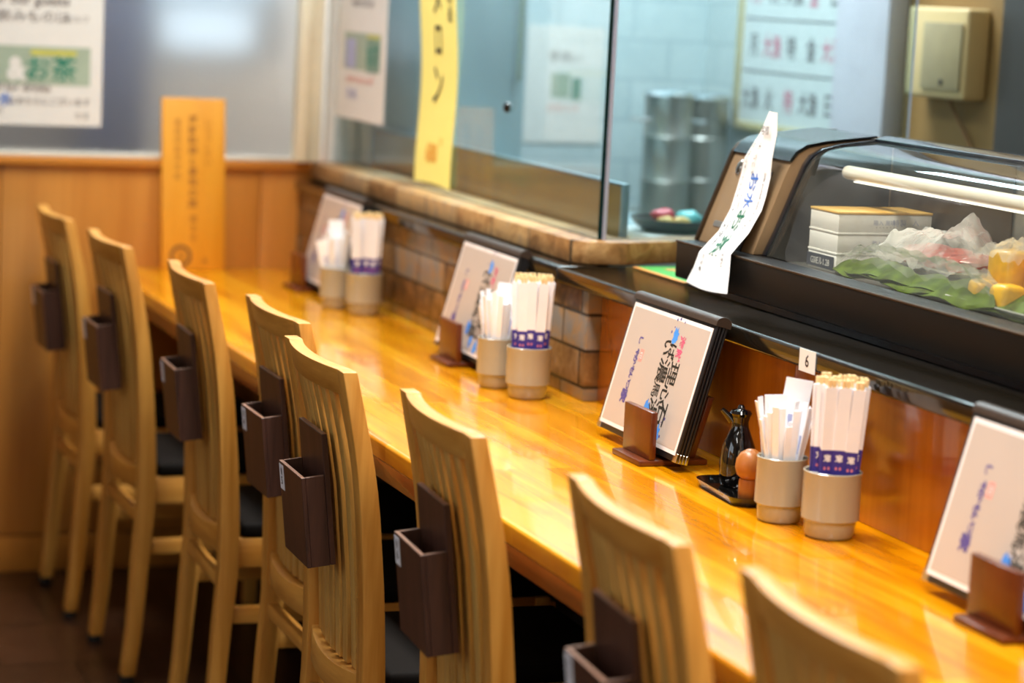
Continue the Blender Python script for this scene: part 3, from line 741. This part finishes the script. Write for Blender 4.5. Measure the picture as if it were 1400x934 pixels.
# front + top glass
b = MB(); gp = [(x, z) for x, z in PF] + [(x + .0015 if i > 4 else x + .004, z - (.004 if i > 4 else .001)) for i, (x, z) in reversed(list(enumerate(PF)))]
b.prism(gp, CY0, YG - .001, M['caseglass'], 'y', 0, fn=T); b.build('curved_glass', dc)
b = MB()
sl = [(x - .003 if i < 6 else x, z + (.002 if i > 3 else 0)) for i, (x, z) in enumerate(PF)] + [(x + .006, z - .005) for x, z in reversed(PF)]
b.prism(sl, YG - .0005, YG + .0125, M['seal'], 'y', .001, fn=T); b.build('glass_seal', dc)
b = MB(); b.prism([(1.876, 1.191), (1.926, 1.191), (1.926, 1.2045), (1.896, 1.2055), (1.876, 1.2005)], CY0, YG, M['seal'], 'y', .001, fn=T); b.build('top_rail', dc)
b = MB(); b.box((1.912, 3.02, 1.0135), (1.915, YG, 1.1905), M['bronze_edge'], fn=T); b.build('rear_door', dc)
b = MB(); b.box((1.9155, CY0, 1.0135), (1.9185, 3.05, 1.1905), M['brushed'], fn=T); b.build('rear_door', dc)
b = MB(); b.prism([(x + .006, z - .004) for x, z in PF] + [(1.908, 1.19), (1.908, 1.0045), (1.706, 1.0045)], YG - .0016, YG - .0011, M['plastic_black'], 'y', 0, fn=T); b.build('end_liner', dc)
b = MB(); b.box((1.7008, CY0, .9662), (1.9075, YG - .002, 1.004), M['brushed'], fn=T); b.build('floor_tray', dc)
# lamp tube
b = MB(); pts = [(1.822, YG - .014 - .001 * k, 1.158) for k in (0,)]
cyl = []
for k in range(6): cyl.append(((1.822, YG - .012 - .010 * (1 - math.cos(R(90) * k / 5)), 1.148), .0108 * math.sin(R(90) * (k + .3) / 5.3)))
cyl.append(((1.822, CY0 + .05, 1.148), .0108))
b.tube([T(p) for p, r in cyl], [r for p, r in cyl], M['white_plastic'], 20); lt = b.build('lamp_tube', dc)
b = MB(); b.box((1.8165, CY0 + .1, 1.1350), (1.8265, YG - .05, 1.1365), emit('case_lamp_glow', (255, 246, 232), 2.0), fn=T); b.build('lamp_strip', dc)

# things in the case
FZ = 1.0045
for k, (lb, hz) in enumerate((('lowest pale thin wood box in the display case, bearing the navy price tag', .031), ('middle pale thin wood box of the stack in the display case', .031), ('topmost pale thin wood box in the display case, with orange lid', .031))):
    z0 = FZ + .0312 * k
    bx = empty('wooden_box', (1.822, 3.272, z0), label=lb, cat='box', group='thin wooden boxes stacked in the display case')
    b = MB(); b.box((-.080, -.046, 0), (.080, .046, hz - .004), M['thinboard'], .0012); 
    fpl = plane((-.0804, 0, 0), (0, -1, 0), (0, 0, 1)); gpl = plane((0, -.0464, 0), (1, 0, 0), (0, 0, 1))
    b.text('箱入 風味', .009, lambda x, y: gpl(x - .002, y + .015), M['boxprint'], 1); b.text('特製', .012, lambda x, y: gpl(x + .024, y + .015), M['boxprint'], 1); b.text('・・・・・・', .006, lambda x, y: gpl(x, y + .008), M['ink'], 1)
    b.text('入', .012, lambda x, y: gpl(x + .052, y + .016), M['boxprint'], 1)
    b.build('body', bx)
    b = MB(); b.box((-.081, -.047, hz - .0038), (.081, .047, hz), M['thinboard_lid'] if k == 2 else M['thinboard'], .001); b.build('lid', bx)
tg = MB(); tg.box((1.7404, 3.232, 1.008), (1.7412, 3.318, 1.028), M['tag_navy']); tg.text('GSIEル1.28', .014, plane((1.7401, 3.275, 1.018), (0, -1, 0), (0, 0, 1)), M['paper'], .95)
tag(tg.build('price_tag'), 'navy price tag with white characters on the lowest box', 'tag')
def lump(mb, c, rx, ry, rz, m, seed, amp=.18, n=14, k=9):
    rr = random.Random(seed); ph = [rr.random() * 6.28 for _ in range(6)]
    vs = []
    for j in range(k + 1):
        th = math.pi * j / k
        for i in range(n):
            a = 2 * math.pi * i / n
            d = 1 + amp * (math.sin(3 * a + ph[0] + 2 * th) * .5 + math.sin(5 * a + ph[1]) * .3 * math.sin(th) + math.sin(4 * th + ph[2] + a) * .4)
            vs.append(Vector((c[0] + rx * d * math.sin(th) * math.cos(a), c[1] + ry * d * math.sin(th) * math.sin(a), c[2] + rz * d * math.cos(th))))
    fs = [(j * n + i, j * n + (i + 1) % n, (j + 1) * n + (i + 1) % n, (j + 1) * n + i) for j in range(k) for i in range(n)]
    bv, fc = mb.faces(vs, [f[::-1] for f in fs], m); bmesh.ops.remove_doubles(mb.bm, verts=[v for v in bv if v.is_valid], dist=1e-6)
# greens under the tray: long folded leaves on the floor of the case
for k in range(14):
    rr = random.Random(k + 60); y = 3.165 - k * .041; w0 = .014 + .008 * rr.random(); tw = (rr.random() - .5) * 1.2; z0 = 1.009 + .012 * rr.random(); ph = rr.random() * 6; xo = (rr.random() - .5) * .018
    b = MB()
    def leaf(u, v, y=y, w0=w0, tw=tw, z0=z0, ph=ph, xo=xo):
        a = u * 2 - 1; wv = w0 * (1 - abs(a) ** 2.2) + .0015; c_ = v * 2 - 1
        return Vector((max(1.723, 1.743 + xo + c_ * wv * .8 + a * tw * .012), y + a * (.05 + .03 * w0 / .02), max(1.0062, z0 + .008 * (1 - a * a) + c_ * wv * (.6 + .4 * tw) + .0022 * math.sin(5 * a + ph))))
    b.sheet(15, 7, leaf, M['leafgreen'], .0018, (.6, 0, -.8)); lo = b.build('bamboo_leaf')
    tag(lo, ('green leaf at the front of the display case, below the white tray' if k < 7 else 'green leaf in the display case in front of the egg omelette'), 'leaf', 'green leaves in the display case')
trw = MB()
def dish(u, v):
    a, c_ = u * 2 - 1, v * 2 - 1; rim = max(abs(a), abs(c_)) ** 6
    return Vector((1.817 + c_ * .050, 3.045 + a * .110, 1.032 + .010 * rim))
trw.sheet(23, 15, dish, M['plate'], .003, (0, 0, -1)); trw.box((1.785, 2.95, FZ + .0003), (1.845, 3.14, 1.0288), M['plate'], .004)
tag(trw.build('food_tray'), 'white tray of red fish in the middle of the display case', 'tray')
for k in range(6):
    b = MB(); y = 3.115 - k * .034
    lump(b, (1.816 + .006 * (k % 2), y, 1.0475 + .006 * (k % 2)), .034, .022, .014, M['tuna'], 20 + k, .10)
    tag(b.build('tuna_slice'), 'red raw fish slice lying on the white tray in the display case', 'fish', 'red fish slices on the white tray')
for k, (x, y, z, s, hh) in enumerate(((1.805, 2.845, 1.047, .033, .038), (1.825, 2.775, 1.050, .035, .041), (1.757, 2.835, 1.026, .022, .019), (1.760, 2.775, 1.027, .024, .020), (1.81, 2.70, 1.047, .034, .038))):
    b = MB(); b.box((x - s * .8, y - s * .9, z - hh), (x + s * .8, y + s * .9, z + hh), M['egg'], .009, 3, fn=lambda v, k=k: v + Vector((.004 * math.sin(v.y * 90 + k), .004 * math.sin(v.z * 80 + k), .003 * math.sin(v.x * 70 + v.y * 50))))
    tag(b.build('egg_omelette'), ('yellow egg omelette block standing at the back of the egg pile', 'largest yellow egg omelette block beside the rear door', 'low yellow egg omelette block at the front of the egg pile', 'second low yellow egg block nearest the curved glass', 'yellow egg omelette block at the right edge of the photo')[k], 'egg', 'yellow egg omelettes in the display case')
b = MB()
def egp(u, v):
    a, c_ = u * 2 - 1, v * 2 - 1; return Vector((1.798 + c_ * .068, 2.77 + a * .115, FZ + .002 + .012 * max(abs(a), abs(c_)) ** 6))
b.sheet(15, 11, egp, M['plate'], .0015, (0, 0, -1)); tag(b.build('food_plate'), 'white plate under the yellow egg omelettes', 'plate')
def film(name, cx, cy, z, hx, hy, peak, seed, label, drop=0, mat='wrap'):
    b = MB(); rr = random.Random(seed); ph = [rr.random() * 6.28 for _ in range(8)]
    def f(u, v):
        a, c_ = u * 2 - 1, v * 2 - 1
        cr = .0032 * (math.sin(19 * a + 7 * c_ + ph[0]) + math.sin(13 * c_ - 9 * a + ph[1]) + .7 * math.sin(31 * a * c_ + ph[2])) 
        h = (1 - max(abs(a), abs(c_)) ** 4) * .022 + peak * math.exp(-((a + .72) ** 2 * 14 + (c_ + .1) ** 2 * 5))
        return Vector((cx + c_ * hx, cy + a * hy, z + h + cr - drop * max(0, max(abs(a), -c_) - .62) / .38))
    b.sheet(40, 22, f, M[mat], .0004, (0, 0, -1)); return tag(b.build(name), label, 'film')
film('cling_film', 1.816, 3.045, 1.062, .057, .128, .045, 3, 'crumpled clear film over the red fish with a raised peak', .022, 'wrap_white')
film('cling_film', 1.748, 2.985, 1.038, .018, .21, .0, 5, 'glittering clear film spread over the green leaves', .004, 'wrap_clear')
film('cling_film', 1.812, 2.770, 1.078, .050, .105, .0, 8, 'shiny clear film over the yellow egg omelettes')

# handwritten slip hanging over the case
SL = [(3.4280, 1.2360, 3.4000, 1.2350, 1.715), (3.4540, 1.2020, 3.3970, 1.2020, 1.715), (3.5000, 1.1570, 3.4020, 1.1630, 1.712), (3.5100, 1.1270, 3.4040, 1.1330, 1.712), (3.5110, 1.0980, 3.4010, 1.1040, 1.705),
      (3.5080, 1.0740, 3.3970, 1.0820, 1.697), (3.5030, 1.0380, 3.3940, 1.0470, 1.676), (3.4880, 1.0060, 3.3740, 1.0150, 1.637), (3.4940, .9800, 3.3620, .9880, 1.631), (3.5100, .9550, 3.3570, .9550, 1.627)]
def slip(u, v):
    s = v * (len(SL) - 1); i = min(int(s), len(SL) - 2); f = s - i
    y0, z0, y1, z1, x = [SL[i][k] + (SL[i + 1][k] - SL[i][k]) * f for k in range(5)]
    return Vector((x - .008 * math.sin(math.pi * u) * (.3 + v * .2), y0 + (y1 - y0) * u, z0 + (z1 - z0) * u - .004 * math.sin(math.pi * u) * max(0, v - .7) * 3))
b = MB(); b.sheet(9, 37, slip, M['slip_paper'], .0004, (1, 0, 0))
def SP(u0, v0, su=9.5, sv=3.55):   # lettering turned a quarter clockwise, reading down the slip
    def g(x, y):
        p = slip(min(1, max(0, u0 + y * su)), min(1, max(0, v0 + x * sv))); return p + Vector((-.0012, 0, 0))
    return g
b.text('お水', .031, SP(.56, .43), M['bluepen'], 1.15, bold=.012); b.text('お茶', .031, SP(.52, .675), M['greenpen'], 1.15, bold=.014)
b.text('ようこそ', .012, SP(.45, .24), M['greyink'], 1.1); b.text('客様', .016, plane((1.7075, 3.424, 1.206), (0, -1, 0), (0, 0, 1)), M['ink'], .9)
b.text('セルフサービスとなっております', .0085, SP(.13, .42), M['ink'], 1.2, bold=.01); b.text('For water and tea please', .0085, SP(.27, .60), M['greyink'], 1.0, bold=.015)
b.text('help yourself, thank you', .008, SP(.86, .46), M['greyink'], 1.1, bold=.015); b.text('ご自由にどうぞ', .0095, SP(.22, .76), M['ink'], 1.2, bold=.01); b.text('お持ちください', .008, SP(.80, .74), M['greyink'], 1.2, bold=.01)
tag(b.build('paper_slip'), 'long curling handwritten white paper slip hanging over the display case', 'paper slip')

# card on the ledge next to the case
lc = empty('green_card', (1.75, 3.727, .9375), label='green card with orange edge on the ledge between coping and display case', cat='card')
b = MB(); b.box((-.076, -.108, 0), (.085, .108, .002), M['orange_rim'], .0005, 1); b.build('card', lc)
b = MB(); b.box((-.068, -.104, .0021), (.082, .104, .0027), M['green_card']); b.text('春の旬', .035, plane((-.02, .02, .0031), (0, -1, 0), (1, 0, 0)), M['orange_rim'], 1, bold=.03); b.build('print', lc)

# ------------------------------------------------------------------ kitchen side
kc = MB(); kc.box((1.725, 4.06, .0), (2.15, 5.22, .90), M['steel'], .004); kc.box((1.724, 4.06, .9005), (2.16, 5.23, .925), M['steel'], .003)
tag(kc.build('kitchen_worktop'), 'steel kitchen worktop behind the glass screen', 'worktop')
dv = empty('low_divider', (1.716, 4.7, .926), label='low glass panel, coloured olive brown for its warm wood reflection, with pale steel edging behind the glass screen', cat='divider'); off = -Vector(dv.location)
b = MB(); b.box((1.712, 3.99, .9257), (1.720, 5.50, 1.066), M['brown_reflection'], fn=lambda v: v + off); b.build('board', dv)  # inner glass panel; the brown is a wood reflection put into its colour
b = MB(); b.box((1.710, 3.99, 1.0665), (1.722, 5.50, 1.0708), M['edging'], .001, fn=lambda v: v + off); b.box((1.710, 3.976, .9257), (1.722, 3.9885, 1.0708), M['edging'], .001, fn=lambda v: v + off); b.build('edging', dv)
# board stack, tray with dishes
for k, (x0, x1, m, lb) in enumerate(((1.84, 2.06, 'thinboard_lid', 'cream cutting board at the bottom of the stack behind the coping'), (1.85, 2.04, 'plate', 'white cutting board on top of the stack behind the coping'))):
    b = MB(); b.box((x0, 4.12, .9257 + .0165 * k), (x1, 4.36, .9417 + .0165 * k), M[m], .003); tag(b.build('cutting_board'), lb, 'cutting board', 'cutting boards behind the coping')
bw = MB(); bw.lathe([(0, 0), (.055, 0), (.075, .012), (.085, .026), (.082, .026), (.072, .014), (.053, .004), (0, .004)], (1.935, 4.25, .9590), M['blackbowl'], 36); tag(bw.build('black_bowl'), 'shallow black bowl of garnish behind the display case', 'bowl')
for k, (x, y, z, r, m, lb, nm) in enumerate(((1.905, 4.23, .990, .024, 'redfood', 'red garnish heaped in the black bowl', 'red_garnish'), (1.90, 4.205, .981, .018, 'yellowfood', 'yellow garnish at the front of the black bowl', 'yellow_garnish'), (1.962, 4.235, .985, .026, 'cyan', 'teal packet in the black bowl', 'teal_packet'), (1.935, 4.215, .979, .019, 'yellowfood', 'pale yellow garnish between red garnish and teal packet', 'yellow_garnish'))):
    b = MB(); lump(b, (x, y, z), r, r, r * .62, M[m], 40 + k, .14); tag(b.build(nm), lb, 'garnish' if k != 2 else 'packet')
# tall steel pots at the back
kb = MB(); kb.box((2.17, 4.84, 0), (2.59, 5.56, .86), M['steel'], .004); kb.box((2.165, 4.83, .8605), (2.595, 5.565, .885), M['brushed'], .003); tag(kb.build('kitchen_cabinet'), 'low steel cabinet under the stock pots in the back corner', 'cabinet')
def pot(c, r, h, label, grp):
    o = empty('stock_pot', c, label=label, cat='pot', group=grp)
    b = MB(); b.lathe([(0, 0), (r - .006, 0), (r, .006), (r, h * .3), (r + .002, h * .31), (r, h * .32), (r, h * .66), (r + .002, h * .67), (r, h * .68), (r, h - .006), (r + .004, h), (r - .003, h), (r - .004, .01), (0, .01)], (0, 0, 0), M['brushed'], 40); b.build('body', o)
    b = MB(); b.lathe([(0, h + .0006), (r + .005, h + .0006), (r + .006, h + .005), (r * .95, h + .012), (r * .6, h + .018), (0, h + .020)], (0, 0, 0), M['chrome'], 40); lid = b.build('lid', o)
    for s in (1, -1):
        b = MB(); b.tube([(s * r, -.03, h * .8), (s * (r + .025), -.03, h * .8), (s * (r + .025), .03, h * .8), (s * r, .03, h * .8)], .004, M['chrome']); b.build('handle', o)
    return o
pot((2.375, 5.28, .8852), .057, .29, 'tall steel pot with bright domed lid seen through the glass', 'steel pots in the back corner')
pot((2.515, 5.38, .8852), .060, .28, 'brownish steel pot standing right of the tall bright-lidded pot', 'steel pots in the back corner')
# steel fridge at the left behind the glass
fr = empty('steel_fridge', (1.87, 5.39, 0), label='tall blue-grey steel fridge behind the yellow banner', cat='fridge')
b = MB(); b.box((-.13, -.12, .02), (.13, .165, 1.9), M['steel'], .006); b.build('body', fr)
b = MB(); b.box((-.125, -.14, .95), (.125, -.121, 1.88), M['steel'], .005); dr = b.build('door', fr)
b = MB(); b.tube([(.10, -.141, 1.2), (.10, -.165, 1.2), (.10, -.165, 1.6), (.10, -.141, 1.6)], .006, M['chrome']); b.build('handle', dr)
# notice on the kitchen back wall
b = MB(); b.box((2.118, YW - .003, 1.038), (2.322, YW - .001, 1.326), M['paper']); pn = plane((2.22, YW - .0036, 1.18), (1, 0, 0), (0, 0, 1))
for (x0, z0, x1, z1, m) in ((-.035, -.03, .015, .03, 'notice_green'), (.02, -.035, .045, .02, 'greenblock')):
    b.faces([pn(x0, z0), pn(x1, z0), pn(x1, z1), pn(x0, z1)], [(0, 1, 2, 3)], M[m])
b.text('お知らせ', .022, lambda x, y: pn(x, y - .055), M['salmon'], 1); b.text('手洗い', .03, lambda x, y: pn(x, y + .07), M['greyink'], 1)
tag(b.build('wall_notice'), 'white notice with green picture on the kitchen back wall', 'notice')
# chart on the right kitchen wall
ch = empty('wall_chart', (XR - .001, 5.09, 1.55), label='framed white chart with red marks on the kitchen wall', cat='chart')
b = MB(); b.box((-.006, -.262, -.43), (-.002, .262, .43), M['chart']); pc = plane((-.0066, 0, 0), (0, -1, 0), (0, 0, 1))
rr = random.Random(4)
for j in range(7):
    z = .38 - j * .125
    b.faces([pc(-.25, z - .064), pc(.25, z - .064), pc(.25, z - .06), pc(-.25, z - .06)], [(0, 1, 2, 3)], M['greyink'])
    for k, w in enumerate(('月', '火', '特', '金', '日')):
        b.text(w if (k + j) % 3 else '大漁', .06, lambda x, y: pc(x - .2 + .1 * k, y + z), M['pinkmark'] if (k * 2 + j) % 3 == 1 else M['greyink'], .8, bold=.01)
b.build('sheet', ch)
b = MB()
for lo, hi in (((-.012, -.285, -.45), (0, -.2625, .45)), ((-.012, .2625, -.45), (0, .285, .45)), ((-.012, -.262, .4305), (0, .262, .45)), ((-.012, -.262, -.45), (0, .262, -.4305))): b.box(lo, hi, M['chartframe'], .002)
b.build('frame', ch)
# wall device with cable
wd = empty('wall_dispenser', (XR - .0005, 4.352, 1.322), label='cream plastic wall box on the tan kitchen wall', cat='dispenser')
b = MB(); b.box((-.055, -.118, -.092), (0, .118, .092), M['cream_plastic'], .008, 3); b.build('housing', wd)
b = MB(); b.box((-.061, -.108, -.075), (-.0555, .045, .062), M['cream_dark'], .003); b.build('cover', wd)
b = MB(); b.lathe([(0, .003), (.006, .002), (.007, 0)], (0, 0, 0), M['darkwood'], 16, fn=lambda v: Vector((-.0612 - v.z, -.04 + v.x, -.058 + v.y))); b.build('button', wd)
b = MB(); b.tube([(-.02, -.01, -.0925), (-.015, -.015, -.11), (-.008, -.05, -.15), (-.008, -.10, -.20), (-.008, -.14, -.28)], .0035, M['cable']); b.build('cable', wd)

# ------------------------------------------------------------------ papers on glass and wall, sign board
ps = MB(); yp = YW + .0085
ps.box((.62, yp - .001, 1.046), (1.0775, yp, 1.40), M['paper'])
pp = plane((1.0775, yp - .0014, 1.046), (1, 0, 0), (0, 0, 1))
def quad(mb, f, x0, y0, x1, y1, m, d=None): mb.faces([f(x0, y0), f(x1, y0), f(x1, y1), f(x0, y1)], [(0, 1, 2, 3)], m)
quad(ps, pp, -.44, .092, -.028, .180, M['notice_green'])
pp2 = plane((1.0775, yp - .0020, 1.046), (1, 0, 0), (0, 0, 1))
quad(ps, pp2, -.165, .160, -.06, .172, M['poster_yellow'])
ps.text('お茶', .060, lambda x, y: pp2(-.116 + x, .130 + y), M['poster_green'], 1, bold=.012); ps.text('&', .07, lambda x, y: pp2(-.195 + x, .128 + y), M['paper'], .9, bold=.05)
ps.text('お水', .074, lambda x, y: pp2(-.33 + x, .138 + y), M['bluepen'], 1, bold=.025)
ps.text('help yourself for drinks', .026, lambda x, y: pp2(-.24 + x, .083 + y), M['greyink'], 1, bold=.01)
ps.text('お水', .032, lambda x, y: pp2(-.235 + x, .058 + y), M['bluepen'], 1, bold=.03); ps.text('はあちらにございます', .020, lambda x, y: pp2(-.120 + x, .056 + y), M['greyink'], .95)
ps.text('の', .02, lambda x, y: pp2(-.235 + x, .030 + y), M['greyink']); ps.text('です', .018, lambda x, y: pp2(-.045 + x, .023 + y), M['greyink'], 1)
ps.text('for our guests', .032, lambda x, y: pp2(-.170 + x, .282 + y), M['greyink'], 1, bold=.01); ps.text('お飲みものは', .030, lambda x, y: pp2(-.175 + x, .248 + y), M['greyink'], 1.1); ps.text('セルフ', .018, lambda x, y: pp2(-.06 + x, .245 + y), M['greyink'])
tag(ps.build('drinks_poster'), 'white paper poster with green tea lettering on the frosted window', 'poster')
# poster on the glass screen
gp_ = MB(); xg = 1.6272
gp_.box((xg - .0008, 5.158, 1.092), (xg, 5.535, 1.50), M['paper']); pg = plane((xg - .0012, 5.346, 1.092), (0, -1, 0), (0, 0, 1)); pg2 = plane((xg - .0016, 5.346, 1.092), (0, -1, 0), (0, 0, 1))
quad(gp_, pg, -.135, .115, .15, .20, M['notice_green']); quad(gp_, pg2, -.12, .118, -.04, .185, M['lilac']); quad(gp_, pg2, .045, .113, .14, .188, M['greenblock'])
quad(gp_, pg2, .045, .189, .14, .198, M['poster_yellow'])
gp_.text('お茶', .05, lambda x, y: pg2(.092 + x, .15 + y + 0) + Vector((-.0004, 0, 0)), M['poster_green'], 1, bold=.02)
gp_.text('please help yourself', .026, lambda x, y: pg2(x, .092 + y), M['salmon'], 1); gp_.text('お水', .03, lambda x, y: pg2(-.06 + x, .06 + y), M['lilac'], 1.4, bold=.03); gp_.text('water and tea', .030, lambda x, y: pg2(x, .27 + y), M['greyink']); gp_.text('ごゆっくり', .04, lambda x, y: pg2(x, .32 + y), M['greyink'])
tag(gp_.build('glass_poster'), 'white poster on the glass screen next to the cream post', 'poster')
# yellow banner
yb = MB(); xy = 1.6255
def yfn(u, v):
    z = 1.55 - v * .556; wob = .006 * math.sin(v * 9) + .004 * math.sin(v * 4 + 1)
    return Vector((xy - .004 - .004 * math.sin(v * 7) * (1 if v < .9 else .5), 4.903 - u * .232 + wob, z + .004 * math.sin(3 * u) * v))
yb.sheet(7, 31, yfn, M['yellow'], .0005, (1, 0, 0))
def YP(u0, v0): 
    return lambda x, y: yfn(min(1, max(0, u0 + x / .232)), min(1, max(0, v0 - y / .556))) + Vector((-.0012, 0, 0))
for s_, v_ in (('メ', .30), ('ロ', .462), ('ン', .628)): yb.text(s_, .086 if s_ != 'ン' else .10, YP(.50, v_), M['black_brush'], .72 if s_ != 'ロ' else .62, bold=.012)
for k, s_ in enumerate('静岡県産'): yb.text(s_, .034, YP(.84, .18 + .06 * k), M['black_brush'], 1)
yb.text('680', .055, YP(.46, .885), M['orangeprint'], .9, bold=.03); yb.text('円', .02, YP(.7, .84), M['orangeprint'])
tag(yb.build('paper_banner'), 'tall yellow paper banner with black brush katakana on the glass screen', 'banner')
# sign board leaning on the wainscot
sb = empty('sign_board', (1.292, YW - .048, .7205), label='orange wood sign board leaning on the wall at the counter end', cat='sign')
b = MB(); ln = math.atan2(.028, .25); Qs = Matrix.Rotation(-ln, 3, 'X'); Fs = lambda v: Qs @ Vector(v)
b.box((-.0755, 0, 0), (.0755, .011, .402), M['signwood'], .002, fn=Fs)
def sg(xc, zc): return lambda x, y: Fs((xc + x, -.0006, zc + y))
for k, s_ in enumerate('本日のおすすめ'): b.text(s_, .019, sg(-.038, .345 - .021 * k), M['burn'], 1)
for k, s_ in enumerate('海鮮料理と寿司の店'): b.text(s_, .022, sg(-.002, .352 - .0245 * k), M['burn'], 1, bold=.02)
for k, s_ in enumerate('いらっしゃい'): b.text(s_, .017, sg(.035, .345 - .0185 * k), M['burn'], 1)
for k, s_ in enumerate('屋ませ'): b.text(s_, .018, sg(0, .12 - .022 * k), M['burn'], 1)
# ring emblem
def ring(xc, zc, r0, r1, m, n=28):
    vs = [Fs((xc + r * math.cos(2 * math.pi * i / n), -.0006, zc + r * math.sin(2 * math.pi * i / n))) for r in (r0, r1) for i in range(n)]
    b.faces(vs, [(i, n + i, n + (i + 1) % n, (i + 1) % n)[::-1] for i in range(n)], m)
ring(-.030, .033, .018, .0255, M['burn_dark']); b.text('玉', .022, sg(-.03, .033), M['burn'], 1); b.text('丸', .015, sg(.028, .022), M['burn_dark'], 1)
b.build('board', sb)

# ------------------------------------------------------------------ light
def area(name, loc, rot, sx, sy, power, c=(1, 1, 1), spread=180):
    l = bpy.data.lights.new(name, 'AREA'); l.shape = 'RECTANGLE'; l.size = sx; l.size_y = sy; l.energy = power; l.color = c; l.spread = R(spread)
    o = bpy.data.objects.new(name, l); COL.objects.link(o); o.location = loc; o.rotation_euler = [R(a) for a in rot]; return o
WARM = (1, .965, .92); COOL = (.90, .965, 1)
for k, (x, y, p_) in enumerate(((1.05, 4.6, 15), (1.05, 3.1, 23), (1.05, 1.4, 22))):  # assumed ceiling lamps above the view, set by the light from overhead
    area('assumed_ceiling_light', (x, y, 2.56), (0, 0, 0), .3, 1.0, p_, WARM, 120)
for k, (x, y, p_) in enumerate(((-1.0, 3.4, 2.5), (-1.0, .6, 9))):  # assumed lamps over the dining side, unseen, for weak fill
    area('assumed_ceiling_light', (x, y, 2.56), (0, 0, 0), .35, 1.1, p_, WARM)
area('assumed_kitchen_light', (2.08, 4.85, 2.5), (0, 0, 0), .35, 1.0, 43, COOL)  # assumed kitchen lamp, unseen, set by the bluish kitchen light
area('assumed_kitchen_light', (2.2, 3.2, 2.5), (0, 0, 0), .3, .5, 3, WARM)  # second kitchen lamp, also unseen and assumed
area('added_next_room_light', (1.0, 5.68, 2.3), (20, 0, 0), 1.0, .1, 27, (1, .97, .92))  # unseen lamp added to brighten what stands behind the frosted window
# assumed window in the left wall, out of view, for bluish daylight
b = MB()
for lo, hi in (((XL - .01, 1.2, .85), (XL + .03, 1.26, 2.15)), ((XL - .01, 3.34, .85), (XL + .03, 3.4, 2.15)), ((XL - .01, 1.261, 2.09), (XL + .03, 3.339, 2.15)), ((XL - .01, 1.261, .85), (XL + .03, 3.339, .91)), ((XL - .01, 2.27, .911), (XL + .03, 2.33, 2.089))): b.box(lo, hi, M['alu'], .003)
struct('window_assumed_left', b)
area('assumed_left_daylight', (XL + .02, 2.3, 1.5), (0, -90, 0), 1.15, 2.05, 15, (.80, .90, 1))  # daylight through the assumed left window, unseen

# assumed glazed front behind the camera, added for cool fill light
b = MB()
for lo, hi in (((-.90, YB - .01, .0), (-.84, YB + .03, 2.2)), ((.84, YB - .01, .0), (.90, YB + .03, 2.2)), ((-.839, YB - .01, 2.14), (.839, YB + .03, 2.2)), ((-.839, YB - .01, .0), (.839, YB + .03, .8)), ((-.03, YB - .01, .801), (.03, YB + .03, 2.139))): b.box(lo, hi, M['alu'], .003)
struct('window_assumed_front', b)
area('added_front_fill', (0, YB + .02, 1.47), (90, 0, 180), 1.6, 1.3, 30, (.84, .92, 1))  # added cool fill set at the assumed front window, lighting faces toward the camera

w = bpy.data.worlds.new('world'); SC.world = w; w.use_nodes = True
w.node_tree.nodes['Background'].inputs[0].default_value = (.05, .055, .06, 1); w.node_tree.nodes['Background'].inputs[1].default_value = .3

# ------------------------------------------------------------------ camera
yaw, pitch, roll = .36305355, .14291551, .05000987
f = Vector((math.sin(yaw) * math.cos(pitch), math.cos(yaw) * math.cos(pitch), -math.sin(pitch)))
r = Vector((math.cos(yaw), -math.sin(yaw), 0)); u = r.cross(f)
c_, s_ = math.cos(roll), math.sin(roll)
r2 = r * c_ + u * s_; u2 = -r * s_ + u * c_
cam = bpy.data.cameras.new('camera'); co = bpy.data.objects.new('camera', cam); COL.objects.link(co)
mw = Matrix.Identity(4)
for i, v in enumerate((r2, u2, -f)):
    for j in range(3): mw[j][i] = v[j]
mw.translation = Vector((0, 0, 1.39885)); co.matrix_world = mw
cam.sensor_width = 36; cam.lens = 3305 * 36 / 1400; cam.clip_start = .05; cam.clip_end = 60
cam.dof.use_dof = True; cam.dof.focus_distance = 3.50; cam.dof.aperture_fstop = 2.8
SC.camera = co

SC.view_settings.view_transform = 'Standard'; SC.view_settings.look = 'None'; SC.view_settings.gamma = 1; SC.view_settings.exposure = 0.4
SC.view_settings.use_curve_mapping = False
SC.cycles.use_denoising = True
SC.cycles.max_bounces = 10; SC.cycles.transparent_max_bounces = 16; SC.cycles.caustics_reflective = False; SC.cycles.caustics_refractive = True
SC.cycles.sample_clamp_indirect = 6
